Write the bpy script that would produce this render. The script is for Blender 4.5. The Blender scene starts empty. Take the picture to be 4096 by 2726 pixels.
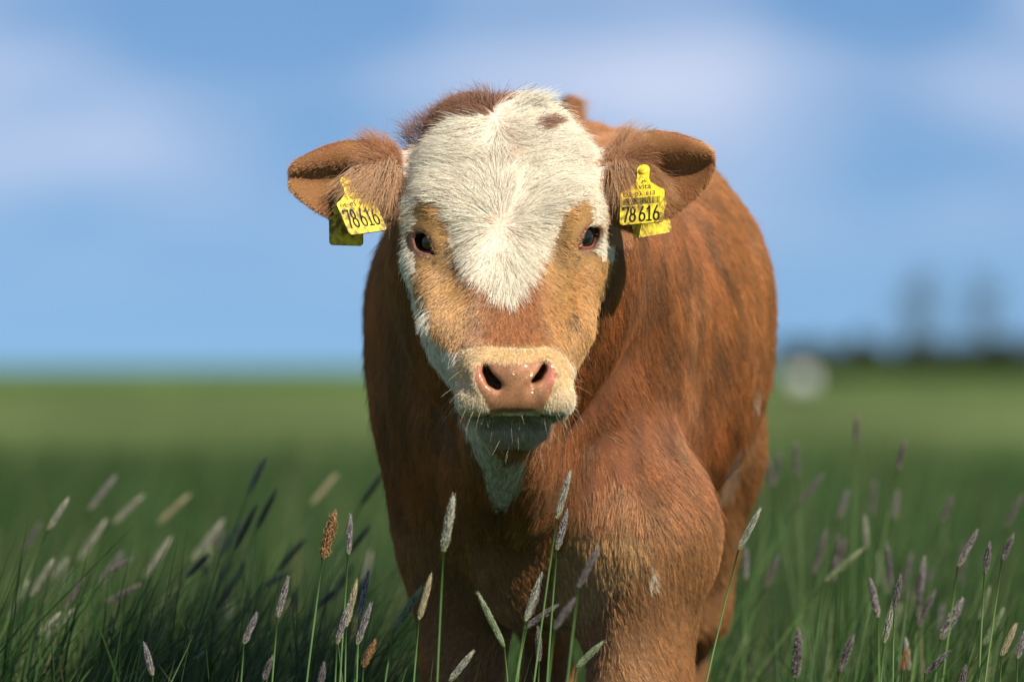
import bpy, bmesh, math, random, os
import numpy as np
from mathutils import Vector, Matrix

random.seed(7)
rng = np.random.default_rng(7)
R = math.radians
scn = bpy.context.scene
COL = scn.collection

# ------------------------------------------------------------------ camera
CAM_Z = 0.72                     # eye height of the photographer, metres
LENS = 300.0
FPX = LENS / 36.0 * 1024.0       # focal length in 1024-px units
cam_d = bpy.data.cameras.new('camera')
cam = bpy.data.objects.new('camera', cam_d)
COL.objects.link(cam)
cam_d.lens = LENS
cam_d.sensor_width = 36.0
cam_d.clip_start = 0.1
cam_d.clip_end = 6000.0
CAM_Y = -4.5
cam.location = (0.0, CAM_Y, CAM_Z)
cam.rotation_euler = (R(90) + math.atan(24.5 / FPX), 0, 0)
cam_d.dof.use_dof = True
cam_d.dof.focus_distance = 9.07
cam_d.dof.aperture_fstop = 6.0
cam_d.dof.aperture_blades = 0
scn.camera = cam

# ------------------------------------------------------------------ light
SUN_AZ, SUN_EL = 40.0, 41.0      # degrees to the right of the view axis behind the camera; elevation
to_sun = Vector((math.sin(R(SUN_AZ)) * math.cos(R(SUN_EL)), -math.cos(R(SUN_AZ)) * math.cos(R(SUN_EL)), math.sin(R(SUN_EL))))
sun_d = bpy.data.lights.new('sun', 'SUN')
sun_d.energy = 5.0
sun_d.angle = R(0.55)
sun_d.color = (1.0, 0.90, 0.74)
sun = bpy.data.objects.new('sun', sun_d)
COL.objects.link(sun)
sun.rotation_euler = to_sun.to_track_quat('Z', 'Y').to_euler()

world = bpy.data.worlds.new('World')
scn.world = world
world.use_nodes = True
wn, wl = world.node_tree.nodes, world.node_tree.links
wn.clear()
w_out = wn.new('ShaderNodeOutputWorld')
w_bg = wn.new('ShaderNodeBackground')
w_sky = wn.new('ShaderNodeTexSky')
w_sky.sky_type = 'NISHITA'
w_sky.sun_disc = False
w_sky.sun_elevation = R(SUN_EL)
w_sky.sun_rotation = math.atan2(to_sun.x, to_sun.y)
w_sky.altitude = 0.0
w_sky.air_density = 1.0
w_sky.dust_density = 0.1
w_sky.ozone_density = 1.5
w_bg.inputs['Strength'].default_value = 0.067
w_tint = wn.new('ShaderNodeMix'); w_tint.data_type = 'RGBA'; w_tint.blend_type = 'MULTIPLY'
w_tint.inputs['Factor'].default_value = 1.0
w_tint.inputs[7].default_value = (0.70, 0.90, 1.12, 1)
wl.new(w_sky.outputs['Color'], w_tint.inputs[6])
# sky lookup raised so its pale dusty rim falls below the grass line
w_sv = wn.new('ShaderNodeTexCoord')
w_lift = wn.new('ShaderNodeMapping')
w_lift.inputs['Location'].default_value = (0, 0, 0.13)
w_lift.inputs['Scale'].default_value = (1, 1, 1.6)
wl.new(w_sv.outputs['Generated'], w_lift.inputs['Vector'])
wl.new(w_lift.outputs['Vector'], w_sky.inputs['Vector'])
# soft banks of broken cloud low over the horizon
w_geo = wn.new('ShaderNodeTexCoord')
w_map = wn.new('ShaderNodeMapping')
w_map.inputs['Scale'].default_value = (22.0, 22.0, 58.0)
w_map.inputs['Location'].default_value = (8.22, 3.0, 4.89)
w_noise = wn.new('ShaderNodeTexNoise')
w_noise.inputs['Scale'].default_value = 1.0
w_noise.inputs['Detail'].default_value = 1.5
w_noise.inputs['Roughness'].default_value = 0.45
w_ramp = wn.new('ShaderNodeValToRGB')
w_ramp.color_ramp.elements[0].position = 0.38
w_ramp.color_ramp.elements[1].position = 0.80
w_sep = wn.new('ShaderNodeSeparateXYZ')                     # the banks thin out towards the horizon
w_fade = wn.new('ShaderNodeMapRange')
w_fade.inputs['From Min'].default_value = 0.004; w_fade.inputs['From Max'].default_value = 0.030
w_cov = wn.new('ShaderNodeMath'); w_cov.operation = 'MULTIPLY'
w_mix = wn.new('ShaderNodeMix'); w_mix.data_type = 'RGBA'
w_mix.inputs[7].default_value = (6.9, 7.6, 9.7, 1)
wl.new(w_geo.outputs['Generated'], w_map.inputs['Vector'])
wl.new(w_map.outputs['Vector'], w_noise.inputs['Vector'])
wl.new(w_noise.outputs['Fac'], w_ramp.inputs['Fac'])
wl.new(w_geo.outputs['Generated'], w_sep.inputs[0])
wl.new(w_sep.outputs['Z'], w_fade.inputs['Value'])
wl.new(w_ramp.outputs['Color'], w_cov.inputs[0]); wl.new(w_fade.outputs['Result'], w_cov.inputs[1])
wl.new(w_cov.outputs[0], w_mix.inputs['Factor'])
wl.new(w_tint.outputs[2], w_mix.inputs[6])
wl.new(w_mix.outputs[2], w_bg.inputs['Color'])
wl.new(w_bg.outputs['Background'], w_out.inputs['Surface'])

scn.view_settings.view_transform = 'Standard'
scn.view_settings.look = 'None'
scn.view_settings.exposure = 0.5
scn.view_settings.gamma = 1.0
scn.view_settings.use_curve_mapping = False
scn.cycles.use_denoising = True
scn.cycles.max_bounces = 6
scn.cycles.diffuse_bounces = 3
scn.cycles.glossy_bounces = 2
scn.cycles.transmission_bounces = 4
scn.cycles.transparent_max_bounces = 8
scn.cycles.sample_clamp_indirect = 6.0
scn.cycles_curves.shape = 'RIBBONS'
scn.cycles_curves.subdivisions = 2

# ------------------------------------------------------------------ helpers
S0 = 9.0 / FPX                   # metres per pixel of the 1024-wide photo at the calf's head

def W(u, v, y):
    """world point at depth y that the photo shows at pixel (u, v)"""
    k = (y - CAM_Y) / FPX
    return np.array([(u - 512.0) * k, y, CAM_Z + (365.0 - v) * k])

def tag(o, label=None, cat=None, group=None, kind=None):
    if label: o['label'] = label
    if cat: o['category'] = cat
    if group: o['group'] = group
    if kind: o['kind'] = kind
    return o

def link(o, parent=None):
    COL.objects.link(o)
    if parent is not None:
        o.parent = parent
    return o

def empty(name, loc=(0, 0, 0)):
    o = bpy.data.objects.new(name, None)
    o.empty_display_size = 0.05
    o.location = loc
    return link(o)

def mesh_obj(name, verts, faces, mat=None, parent=None, smooth=True):
    me = bpy.data.meshes.new(name)
    me.from_pydata([tuple(map(float, p)) for p in verts], [], [tuple(map(int, f)) for f in faces])
    if smooth:
        me.polygons.foreach_set('use_smooth', [True] * len(me.polygons))
    me.update()
    if mat: me.materials.append(mat)
    return link(bpy.data.objects.new(name, me), parent)

def fast_mesh(name, V, Q, n=4, smooth=True):
    me = bpy.data.meshes.new(name)
    V = np.ascontiguousarray(V, np.float32); Q = np.ascontiguousarray(Q, np.int32)
    me.vertices.add(len(V)); me.vertices.foreach_set('co', V.ravel())
    me.loops.add(Q.size); me.loops.foreach_set('vertex_index', Q.ravel())
    me.polygons.add(len(Q)); me.polygons.foreach_set('loop_start', np.arange(0, Q.size, n, dtype=np.int32))
    if smooth:
        me.polygons.foreach_set('use_smooth', np.ones(len(Q), bool))
    me.update(calc_edges=True); me.validate()
    return me

def material(name):
    m = bpy.data.materials.new(name)
    m.use_nodes = True
    nt = m.node_tree
    nt.nodes.clear()
    out = nt.nodes.new('ShaderNodeOutputMaterial')
    b = nt.nodes.new('ShaderNodeBsdfPrincipled')
    nt.links.new(b.outputs['BSDF'], out.inputs['Surface'])
    return m, nt, b

def smoothstep(a, b, x):
    t = np.clip((x - a) / (b - a), 0, 1)
    return t * t * (3 - 2 * t)

def vnoise(p, scale, seed=0):
    """cheap smooth value noise in [0,1] for arrays of points (n,3)"""
    q = np.asarray(p, np.float64) * scale + seed * 17.31
    i = np.floor(q).astype(np.int64); f = q - i
    f = f * f * (3 - 2 * f)
    def h(ix, iy, iz):
        n = (ix * 374761393 + iy * 668265263 + iz * 2147483647 + seed * 1013904223) & 0x7fffffff
        n = ((n ^ (n >> 13)) * 1274126177) & 0x7fffffff
        return ((n ^ (n >> 16)) & 0xffff) / 65535.0
    r = 0
    for dx in (0, 1):
        for dy in (0, 1):
            for dz in (0, 1):
                w = (f[:, 0] if dx else 1 - f[:, 0]) * (f[:, 1] if dy else 1 - f[:, 1]) * (f[:, 2] if dz else 1 - f[:, 2])
                r = r + w * h(i[:, 0] + dx, i[:, 1] + dy, i[:, 2] + dz)
    return r
# ------------------------------------------------------------------ the calf: one continuous body grown from a distance field
def axis(parts):
    out = []
    for a, b, h in parts:
        n = max(1, int(round((b - a) / h)))
        out.append(np.linspace(a, b, n, endpoint=False))
    out.append([parts[-1][1]])
    return np.concatenate(out).astype(np.float32)

class Field:
    def __init__(s, xs, ys, zs):
        s.ax = (xs, ys, zs)
        s.F = np.full((len(xs), len(ys), len(zs)), 0.25, np.float32)
    def _sub(s, lo, hi):
        sl = []
        for a, l, h in zip(s.ax, lo, hi):
            i0 = max(0, int(np.searchsorted(a, l)) - 1); i1 = min(len(a), int(np.searchsorted(a, h)) + 1)
            sl.append(slice(i0, i1))
        sl = tuple(sl)
        X = s.ax[0][sl[0]][:, None, None]; Y = s.ax[1][sl[1]][None, :, None]; Z = s.ax[2][sl[2]][None, None, :]
        return sl, X, Y, Z
    def add(s, prim, k=0.03):
        fn, lo, hi = prim
        m = 1.2 * k + 0.012
        sl, X, Y, Z = s._sub(np.array(lo) - m, np.array(hi) + m)
        b = fn(X, Y, Z); a = s.F[sl]
        h = np.maximum(k - np.abs(a - b), 0) / k
        s.F[sl] = np.minimum(a, b) - h * h * k * 0.25
    def cut(s, prim, k=0.01):
        fn, lo, hi = prim
        m = 1.2 * k + 0.006
        sl, X, Y, Z = s._sub(np.array(lo) - m, np.array(hi) + m)
        b = -fn(X, Y, Z); a = s.F[sl]
        h = np.maximum(k - np.abs(a - b), 0) / k
        s.F[sl] = np.maximum(a, b) + h * h * k * 0.25

def p_ell(c, r, rot=None):
    c = np.asarray(c, np.float32); r = np.asarray(r, np.float32)
    M = np.eye(3, dtype=np.float32) if rot is None else np.array(rot, np.float32)   # rows: local axes
    ext = np.sqrt(((M * r[:, None]) ** 2).sum(0))
    def fn(X, Y, Z):
        dx, dy, dz = X - c[0], Y - c[1], Z - c[2]
        k0 = 0; k1 = 0
        for i in range(3):
            q = dx * M[i, 0] + dy * M[i, 1] + dz * M[i, 2]
            k0 = k0 + (q / r[i]) ** 2; k1 = k1 + (q / r[i] ** 2) ** 2
        k0 = np.sqrt(k0); k1 = np.sqrt(k1) + 1e-6
        return (k0 * (k0 - 1) / k1).astype(np.float32)
    return fn, c - ext, c + ext

def p_cone(a, b, ra, rb):
    a = np.asarray(a, np.float32); b = np.asarray(b, np.float32); ab = b - a; L = float(ab @ ab)
    def fn(X, Y, Z):
        dx, dy, dz = X - a[0], Y - a[1], Z - a[2]
        t = np.clip((dx * ab[0] + dy * ab[1] + dz * ab[2]) / L, 0, 1)
        return (np.sqrt((dx - t * ab[0]) ** 2 + (dy - t * ab[1]) ** 2 + (dz - t * ab[2]) ** 2) - (ra + (rb - ra) * t)).astype(np.float32)
    rr = max(ra, rb)
    return fn, np.minimum(a, b) - rr, np.maximum(a, b) + rr

def p_loft(ax, keys, p=2.3, ends=0.02):
    """stack of superellipses along axis ax (1 = y, 2 = z).
    keys rows: t, centre0, centre1, half0, half1 ; (0,1) are the two other axes in order"""
    K = np.array(keys, np.float32); K = K[np.argsort(K[:, 0])]
    oth = [i for i in range(3) if i != ax]
    T = np.linspace(K[0, 0], K[-1, 0], 300)
    TV = np.stack([np.interp(T, K[:, 0], K[:, j]) for j in range(5)], 1)
    half = max(2, int(300 / len(K) * .55))
    pad = np.concatenate([2 * TV[:1] - TV[half:0:-1], TV, 2 * TV[-1:] - TV[-2:-half - 2:-1]])
    ker = np.hanning(2 * half + 3)[1:-1]; ker /= ker.sum()
    TV = np.stack([np.convolve(pad[:, j], ker, 'valid') for j in range(5)], 1)[:300]
    def fn(X, Y, Z):
        A = (X, Y, Z)
        t = A[ax]; tc = np.clip(t, K[0, 0], K[-1, 0])
        def itp(j):
            return np.interp(tc.ravel(), T, TV[:, j]).reshape(tc.shape).astype(np.float32)
        c0, c1, h0, h1 = itp(1), itp(2), itp(3), itp(4)
        pp = p if np.isscalar(p) else np.interp(tc.ravel(), p[0], p[1]).reshape(tc.shape).astype(np.float32)
        a = np.abs(A[oth[0]] - c0) / h0; b = np.abs(A[oth[1]] - c1) / h1
        r = (a ** pp + b ** pp + 1e-9) ** (1.0 / pp)
        # radial distance estimate
        d = (r - 1) * np.minimum(h0, h1) * (0.75 + 0.25 * np.clip(r, 0, 1))
        e = np.abs(t - 0.5 * (K[0, 0] + K[-1, 0])) - 0.5 * (K[-1, 0] - K[0, 0])
        k = ends
        h = np.maximum(k - np.abs(d - e), 0) / k
        return (np.maximum(d, e) + h * h * k * 0.25).astype(np.float32)
    lo = np.zeros(3); hi = np.zeros(3)
    lo[ax], hi[ax] = K[0, 0], K[-1, 0]
    lo[oth[0]] = (K[:, 1] - K[:, 3]).min(); hi[oth[0]] = (K[:, 1] + K[:, 3]).max()
    lo[oth[1]] = (K[:, 2] - K[:, 4]).min(); hi[oth[1]] = (K[:, 2] + K[:, 4]).max()
    return fn, lo, hi

def surface_nets(F, xs, ys, zs):
    nx, ny, nz = F.shape
    ins = F < 0
    cnt = np.zeros((nx - 1, ny - 1, nz - 1), np.int8)
    for dx in (0, 1):
        for dy in (0, 1):
            for dz in (0, 1):
                cnt += ins[dx:nx - 1 + dx, dy:ny - 1 + dy, dz:nz - 1 + dz]
    act = (cnt > 0) & (cnt < 8)
    ci = np.argwhere(act)
    ids = np.full(act.shape, -1, np.int32); ids[act] = np.arange(len(ci))
    cor = np.array([(a, b, c) for a in (0, 1) for b in (0, 1) for c in (0, 1)])
    idx = ci[:, None, :] + cor[None]
    val = F[idx[..., 0], idx[..., 1], idx[..., 2]]
    pos = np.stack([xs[idx[..., 0]], ys[idx[..., 1]], zs[idx[..., 2]]], -1)
    acc = np.zeros((len(ci), 3)); n = np.zeros(len(ci))
    for i in range(8):
        for j in range(i + 1, 8):
            if np.abs(cor[i] - cor[j]).sum() != 1: continue
            a, b = val[:, i], val[:, j]
            m = (a < 0) != (b < 0)
            t = np.where(m, a / np.where(m, a - b, 1), 0)
            acc += np.where(m[:, None], pos[:, i] + t[:, None] * (pos[:, j] - pos[:, i]), 0); n += m
    V = acc / n[:, None]
    quads = []
    for axi in range(3):
        sa = [slice(None)] * 3; sb = [slice(None)] * 3
        sa[axi] = slice(0, -1); sb[axi] = slice(1, None)
        A, B = ins[tuple(sa)], ins[tuple(sb)]
        e = np.argwhere(A != B)
        o = [i for i in range(3) if i != axi]
        ok = (e[:, o[0]] > 0) & (e[:, o[1]] > 0)
        lim = act.shape
        ok &= (e[:, o[0]] < lim[o[0]]) & (e[:, o[1]] < lim[o[1]]) & (e[:, axi] < lim[axi])
        e = e[ok]
        def cid(d0, d1):
            q = e.copy(); q[:, o[0]] -= d0; q[:, o[1]] -= d1
            return ids[q[:, 0], q[:, 1], q[:, 2]]
        q = np.stack([cid(1, 1), cid(0, 1), cid(0, 0), cid(1, 0)], 1)
        flip = A[e[:, 0], e[:, 1], e[:, 2]]
        if axi == 1: flip = ~flip
        q[~flip] = q[~flip][:, ::-1]
        quads.append(q)
    return V.astype(np.float32), np.concatenate(quads)

xs = axis([(-0.42, -0.245, 0.012), (-0.245, -0.125, 0.0030), (-0.125, 0.125, 0.0025), (0.125, 0.235, 0.0030), (0.235, 0.50, 0.011)])
ys = axis([(4.33, 4.70, 0.0025), (4.70, 4.86, 0.006), (4.86, 6.30, 0.012)])
zs = axis([(-0.02, 0.30, 0.014), (0.30, 0.60, 0.007), (0.60, 1.04, 0.0025), (1.04, 1.14, 0.006)])
FD = Field(xs, ys, zs)

def X(u, y=4.5): return (u - 512.0) * (y - CAM_Y) / FPX
def Zv(v, y=4.5): return CAM_Z + (365.0 - v) * (y - CAM_Y) / FPX

# ---- trunk, neck, limbs
torso = [  # y, xc, zc, half width, half height
    (4.92, 0.0287, 0.6626, 0.1149, 0.1436), (5, 0.0333, 0.6915, 0.1615, 0.2042), (5.1, 0.0446, 0.7106, 0.1849, 0.2353), (5.25, 0.0581, 0.7367, 0.2149, 0.2461),
    (5.45, 0.0691, 0.7538, 0.2321, 0.2419), (5.65, 0.0744, 0.7631, 0.2273, 0.2380), (5.85, 0.0804, 0.7837, 0.2043, 0.2212),
    (6, 0.0858, 0.8162, 0.1670, 0.1925), (6.1, 0.0869, 0.8330, 0.1223, 0.1434)]
FD.add(p_loft(1, torso, 2.15, 0.06), 0.05)
FD.add(p_cone((0., 4.66, 0.8576), (0.0283, 5.06, 0.805), 0.116, 0.1682), 0.05)          # neck
FD.add(p_ell((0., 4.74, 0.798), (0.1218, 0.09, 0.1559)), 0.05)
FD.add(p_ell((0.0191, 4.92, 0.6913), (0.1484, 0.12, 0.1915)), 0.06)                        # breast
FD.add(p_cone((0., 4.87, 0.6623), (0.0211, 4.92, 0.4711), 0.0818, 0.046), 0.08)         # brisket
FD.add(p_cone((-0.0059, 4.585, 0.6903), (-0.0058, 4.8, 0.5892), 0.0357, 0.0581), 0.05)          # dewlap / throat
FD.cut(p_cone(W(576, 545, 4.790), W(566, 650, 4.815), .008, .014), 0.04)        # hollow between brisket and shoulder
# near (viewer right) shoulder and foreleg
FD.add(p_ell((0.1030, 5.00, 0.755), (0.0920, 0.12, 0.190)), 0.018)
FD.add(p_ell((0.1361, 4.905, 0.5522), (0.0824, 0.095, 0.1007)), 0.05)
FD.add(p_ell((0.1444, 4.864, 0.5322), (0.0481, 0.05, 0.0481)), 0.06)
FD.add(p_cone((0.1425, 4.884, 0.5096), (0.133, 4.872, 0.3374), 0.0708, 0.0560), 0.06)
FD.add(p_cone((0.132, 4.872, 0.3374), (0.1294, 4.865, 0.300), 0.0480, 0.0420), 0.03)
FD.add(p_cone((0.1294, 4.868, 0.300), (0.127, 4.92, 0.0957), 0.0316, 0.0258), 0.02)
FD.add(p_cone((0.127, 4.92, 0.0957), (0.1245, 4.89, 0.0318), 0.0325, 0.0402), 0.02)
# far (viewer left) shoulder and foreleg
FD.add(p_ell((-0.0758, 5.03, 0.72), (0.0834, 0.13, 0.1895)), 0.06)
FD.add(p_ell((-0.0588, 5.02, 0.5635), (0.0683, 0.09, 0.1043)), 0.05)
FD.add(p_cone((-0.0587, 5.03, 0.5116), (-0.053, 5.04, 0.3509), 0.0549, 0.0397), 0.05)
FD.add(p_cone((-0.053, 5.04, 0.3509), (-0.049, 5.08, 0.0972), 0.0341, 0.0255), 0.02)
FD.add(p_cone((-0.049, 5.08, 0.0972), (-0.0473, 5.05, 0.0323), 0.0321, 0.0397), 0.02)
# hindquarters
FD.add(p_ell((0.2033, 5.86, 0.6846), (0.0928, 0.17, 0.1768)), 0.06)
FD.add(p_cone((0.2245, 5.84, 0.6138), (0.2230, 5.92, 0.4208), 0.0740, 0.0480), 0.05)
FD.add(p_cone((0.2230, 5.92, 0.4208), (0.2090, 5.98, 0.352), 0.037, 0.0315), 0.03)
FD.add(p_cone((0.2090, 5.98, 0.352), (0.2000, 5.94, 0.0702), 0.028, 0.0264), 0.02)
FD.add(p_cone((0.2000, 5.94, 0.0702), (0.1990, 5.9, 0.035), 0.0316, 0.037), 0.02)
FD.add(p_ell((-0.0265, 5.88, 0.6847), (0.0883, 0.17, 0.1765)), 0.06)
FD.add(p_cone((-0.0265, 5.86, 0.5962), (0.0402, 5.72, 0.4341), 0.0707, 0.0447), 0.05)
FD.add(p_cone((0.0402, 5.72, 0.4341), (0.0444, 5.8, 0.3471), 0.0375, 0.032), 0.03)
FD.add(p_cone((0.0444, 5.8, 0.3471), (0.0464, 5.74, 0.0576), 0.0284, 0.0321), 0.02)
# tail head, lifted
FD.add(p_cone((0.0785, 6.04, 0.9643), (0.0753, 6.08, 1.0332), 0.0262, 0.0104), 0.05)
FD.add(p_cone((0.0753, 6.08, 0.9984), (0.0749, 6.09, 1.0452), 0.0113, 0.0096), 0.02)
FD.add(p_cone((0.0749, 6.09, 1.0434), (0.0761, 6.16, 0.9796), 0.0096, 0.0104), 0.02)
FD.add(p_cone((0.0761, 6.16, 0.9796), (0.0777, 6.2, 0.5733), 0.0112, 0.0086), 0.02)

# ---- head: cranium and jaw, sliced level by level
cr = [  # v, u centre, half width px, front y, depth
    (97, 500, 34, 4.600, .050), (104, 501, 49, 4.574, .080), (114, 501, 60, 4.557, .105), (130, 502, 74, 4.542, .130),
    (152, 503, 89, 4.530, .145), (182, 503, 97, 4.515, .150), (215, 503, 95, 4.503, .150), (238, 503, 93, 4.506, .150), (265, 504, 93, 4.512, .145),
    (300, 505, 93, 4.512, .135), (330, 507, 88, 4.506, .125), (361, 506, 75, 4.502, .110), (390, 510, 55, 4.50, .090), (408, 513, 38, 4.50, .070), (424, 514, 34, 4.50, .05)]
rows = [(Zv(v), X(u), yf + D * .5, hw * S0, D * .5) for v, u, hw, yf, D in cr]
pk = (np.array([Zv(430), Zv(330), Zv(240), Zv(150), Zv(90)]), np.array([2.2, 2.3, 2.7, 2.8, 2.2]))
FD.add(p_loft(2, rows, pk, 0.012), 0.03)
# snout ridge
sn = [(150, 503, 52, 4.534, .07), (200, 503, 58, 4.510, .08), (238, 504, 56, 4.494, .09), (270, 505, 50, 4.470, .10), (300, 507, 46, 4.445, .10), (325, 510, 44, 4.421, .10),
      (345, 512, 46, 4.402, .10), (365, 514, 48, 4.392, .10), (392, 515, 46, 4.392, .09)]
rows = [(Zv(v), X(u), yf + D * .5, hw * S0, D * .5) for v, u, hw, yf, D in sn]
FD.add(p_loft(2, rows, 2.5, 0.015), 0.022)
# cheekbones: ridge running from below each eye towards the mouth corner
for sx in (-1, 1):
    FD.add(p_cone((X(504 + sx * 80), 4.535, Zv(262)), (X(510 + sx * 58), 4.480, Zv(330)), .022, .020), 0.03)
    FD.add(p_cone((X(510 + sx * 58), 4.480, Zv(330)), (X(514 + sx * 35), 4.435, Zv(382)), .021, .015), 0.025)
    FD.add(p_cone((X(503 + sx * 60), 4.533, Zv(208)), (X(503 + sx * 80), 4.548, Zv(218)), .018, .018), 0.035)   # brow
# muzzle
mz = [(345, 511, 36, 4.410, .09), (352, 511, 43, 4.396, .11), (364, 513, 48, 4.385, .12), (378, 514.5, 51, 4.379, .12), (392, 515, 54, 4.379, .12), (402, 515.5, 55, 4.382, .11), (410, 515.5, 54, 4.387, .10), (417, 515.5, 48, 4.396, .08)]
rows = [(Zv(v), X(u, 4.4), yf + D * .5, hw * S0 * .985, D * .5) for v, u, hw, yf, D in mz]
FD.add(p_loft(2, rows, 2.7, 0.010), 0.016)
FD.add(p_ell(W(515.5, 371, 4.390), (.021, .014, .016)), 0.012)                                   # middle of the nose pad
for sx in (-1, 1):                                                                               # wings of the nostrils
    q_ = [W(515 + sx * 31, 361, 4.391), W(515 + sx * 38, 370, 4.391), W(515 + sx * 35, 382, 4.388), W(515 + sx * 26, 392, 4.386)]
    for i in range(3): FD.add(p_cone(q_[i], q_[i + 1], .0050 + .0006 * i, .0056 + .0006 * i), 0.008)
for sx in (-1, 1):
    FD.add(p_ell((X(515 + sx * 36, 4.4), 4.413, Zv(399, 4.4)), (.023, .026, .019)), 0.012)     # lip pads
# lower jaw and chin
FD.add(p_ell((X(514), 4.458, Zv(427)), (.034, .036, .014)), 0.012)
FD.add(p_cone((X(514), 4.45, Zv(424)), (X(508), 4.60, Zv(390)), .022, .045), 0.03)

# ---- eyes
EYE = []
for sx, u, v, yaw in ((-1, 425.0, 240.5, 64.0), (1, 588.5, 236.0, 64.0)):
    n = np.array([sx * math.sin(R(yaw)), -math.cos(R(yaw)), 0.10]); n /= np.linalg.norm(n)
    surf = W(u, v, 4.524)
    c = surf - n * 0.0185
    h = np.cross(n, (0, 0, 1.0)); h /= np.linalg.norm(h)
    if h[0] * sx > 0: h = -h                  # h points to the nose
    up = np.cross(h, n); up *= np.sign(up[2])
    tilt = R(-32)
    h2 = h * math.cos(tilt) + up * math.sin(tilt); up2 = -h * math.sin(tilt) + up * math.cos(tilt)
    EYE.append(dict(sx=sx, c=c, n=n, h=h2, up=up2, surf=surf))
    FD.add(p_ell(c + n * -0.0045, (.0275, .0275, .0255)), 0.016)                    # orbit
    FD.add(p_cone(c + up * .0245 - h * .014 + n * .003, c + up * .0235 + h * .020 + n * .005, .0075, .0075), 0.012)   # upper lid fold
for E in EYE:
    c, n, h, up = E['c'], E['n'], E['h'], E['up']
    FD.cut(p_ell(c + n * .020 + h * .001, (.0162, .0112, .009), np.stack([h, up, n])), 0.005)
    FD.cut(p_ell(c + n * .016 + h * .018 - up * .001, (.007, .0026, .006), np.stack([h, up, n])), 0.004)

# fold of skin running down the inner side of each eye
for sx, mid in ((-1, 503), (1, 504)):
    pts_ = [W(mid + sx * 60, 212, 4.494), W(mid + sx * 54, 236, 4.486), W(mid + sx * 53, 258, 4.478), W(mid + sx * 40, 288, 4.456)]
    for i in range(3):
        FD.cut(p_cone(pts_[i], pts_[i + 1], .0095 if i else .007, .0095 if i < 2 else .006), 0.016)
# ---- nostrils and mouth
def chain(pts, y, rad, depth, k):
    for st in np.arange(0, depth, .005):                     # bored inwards and a little up, step by step
        P3 = [W(p[0] + (515 - p[0]) * st * 3.0, p[1] - st * 60, y) + np.array([0, st, 0]) for p in pts]
        f = 1.0 - .25 * st / depth
        for i in range(len(P3) - 1):
            FD.cut(p_cone(P3[i], P3[i + 1], rad[i] * S0 * f, rad[i + 1] * S0 * f), k)
chain([(482.5, 363.0), (484.5, 372.5), (490.5, 381.0), (496.5, 385.5)], 4.372, (1.7, 3.8, 5.3, 5.0), .075, 0.003)
chain([(547.0, 361.5), (544.8, 370.5), (539.8, 377.5), (534.5, 382.0)], 4.372, (1.6, 2.7, 3.3, 3.1), .075, 0.003)
for sx, cx in ((-1, 480), (1, 550.5)):         # alar groove below each nostril
    FD.cut(p_cone(W(515 + sx * 17, 389, 4.374), W(515 + sx * 21, 397, 4.376), .0028, .0012), 0.007)
for i in range(8):                               # mouth line
    a = -1 + i * .25; b = a + .25
    f = lambda t: W(515.5 + t * 48, 414.0 - 2.5 * t * t * t * t + (1.5 * t * t), 4.388 + .045 * t * t)
    FD.cut(p_cone(f(a), f(b), .0026, .0026), 0.004)
FD.cut(p_cone(W(516.5, 392, 4.371), W(516.5, 409, 4.381), .0018, .0018), 0.006)   # philtrum

# ---- ears: cupped leaves
EARS = {}
TAU = np.linspace(-1.15, 1.15, 93)
PRO = np.interp(TAU, [-1.15, -1, -.6, -.2, .10, .30, .46, .62, .80, 1, 1.15], [-.003, -.001, .006, .011, .012, .007, -.002, -.007, -.005, .004, .010])
PRO = np.convolve(np.pad(PRO, 5, 'edge'), np.hanning(13)[1:-1] / np.hanning(13)[1:-1].sum(), 'valid')
def ear(side, us, top, bot, y_root, y_tip):
    us = np.array(us, float); top = np.array(top, float); bot = np.array(bot, float)
    o = np.argsort(us); us, top, bot = us[o], top[o], bot[o]
    xr = X(us, 4.58); zt = Zv(top, 4.58); zb = Zv(bot, 4.58)
    s = (xr - xr[0]) / (xr[-1] - xr[0])
    if side < 0: s = 1 - s                       # 0 root, 1 tip
    def sheet(Xa, Za):
        t_, b_ = np.interp(Xa, xr, zt), np.interp(Xa, xr, zb)
        ss = np.interp(Xa, xr, s)
        hh = np.maximum((t_ - b_) * .5, .003); mid = (t_ + b_) * .5
        tau = np.clip((Za - mid) / hh, -1.15, 1.15)
        prof = np.interp(tau, TAU, PRO)
        yc = y_root + (y_tip - y_root) * ss + prof * np.clip(hh / .032, .12, 1.1)
        return t_, b_, ss, tau, yc
    EARS[side] = sheet
    def fn(Xg, Yg, Zg):
        t_, b_, ss, tau, yc = sheet(Xg + 0 * Zg, Zg + 0 * Xg)
        e_ = .0015
        gz = (sheet(Xg + 0 * Zg, Zg + e_ + 0 * Xg)[4] - yc) / e_
        gx = (sheet(Xg + e_ + 0 * Zg, Zg + 0 * Xg)[4] - yc) / e_
        g = np.minimum(np.sqrt(1 + gz * gz + gx * gx), 3.0)
        th = .0048 * g
        d1 = (np.abs(Yg - yc) - th) / g
        e1 = np.maximum(Zg - t_, b_ - Zg) * .8
        e2 = np.maximum(Xg - xr[-1], xr[0] - Xg)
        e = np.maximum(e1, e2)
        k = .006
        h = np.maximum(k - np.abs(d1 - e), 0) / k
        return (np.maximum(d1, e) + h * h * k * .25).astype(np.float32)
    lo = (xr.min(), min(y_root, y_tip) - .04, zb.min()); hi = (xr.max(), max(y_root, y_tip) + .05, zt.max())
    FD.add((fn, lo, hi), 0.010)
ear(-1, [404, 396, 380, 365, 348, 330, 315, 300, 293, 289.5], [165, 158, 147, 141, 139, 143, 149, 157, 162, 168], [196, 208, 222, 227, 226, 219, 211, 200, 193, 186], 4.585, 4.560)
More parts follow.
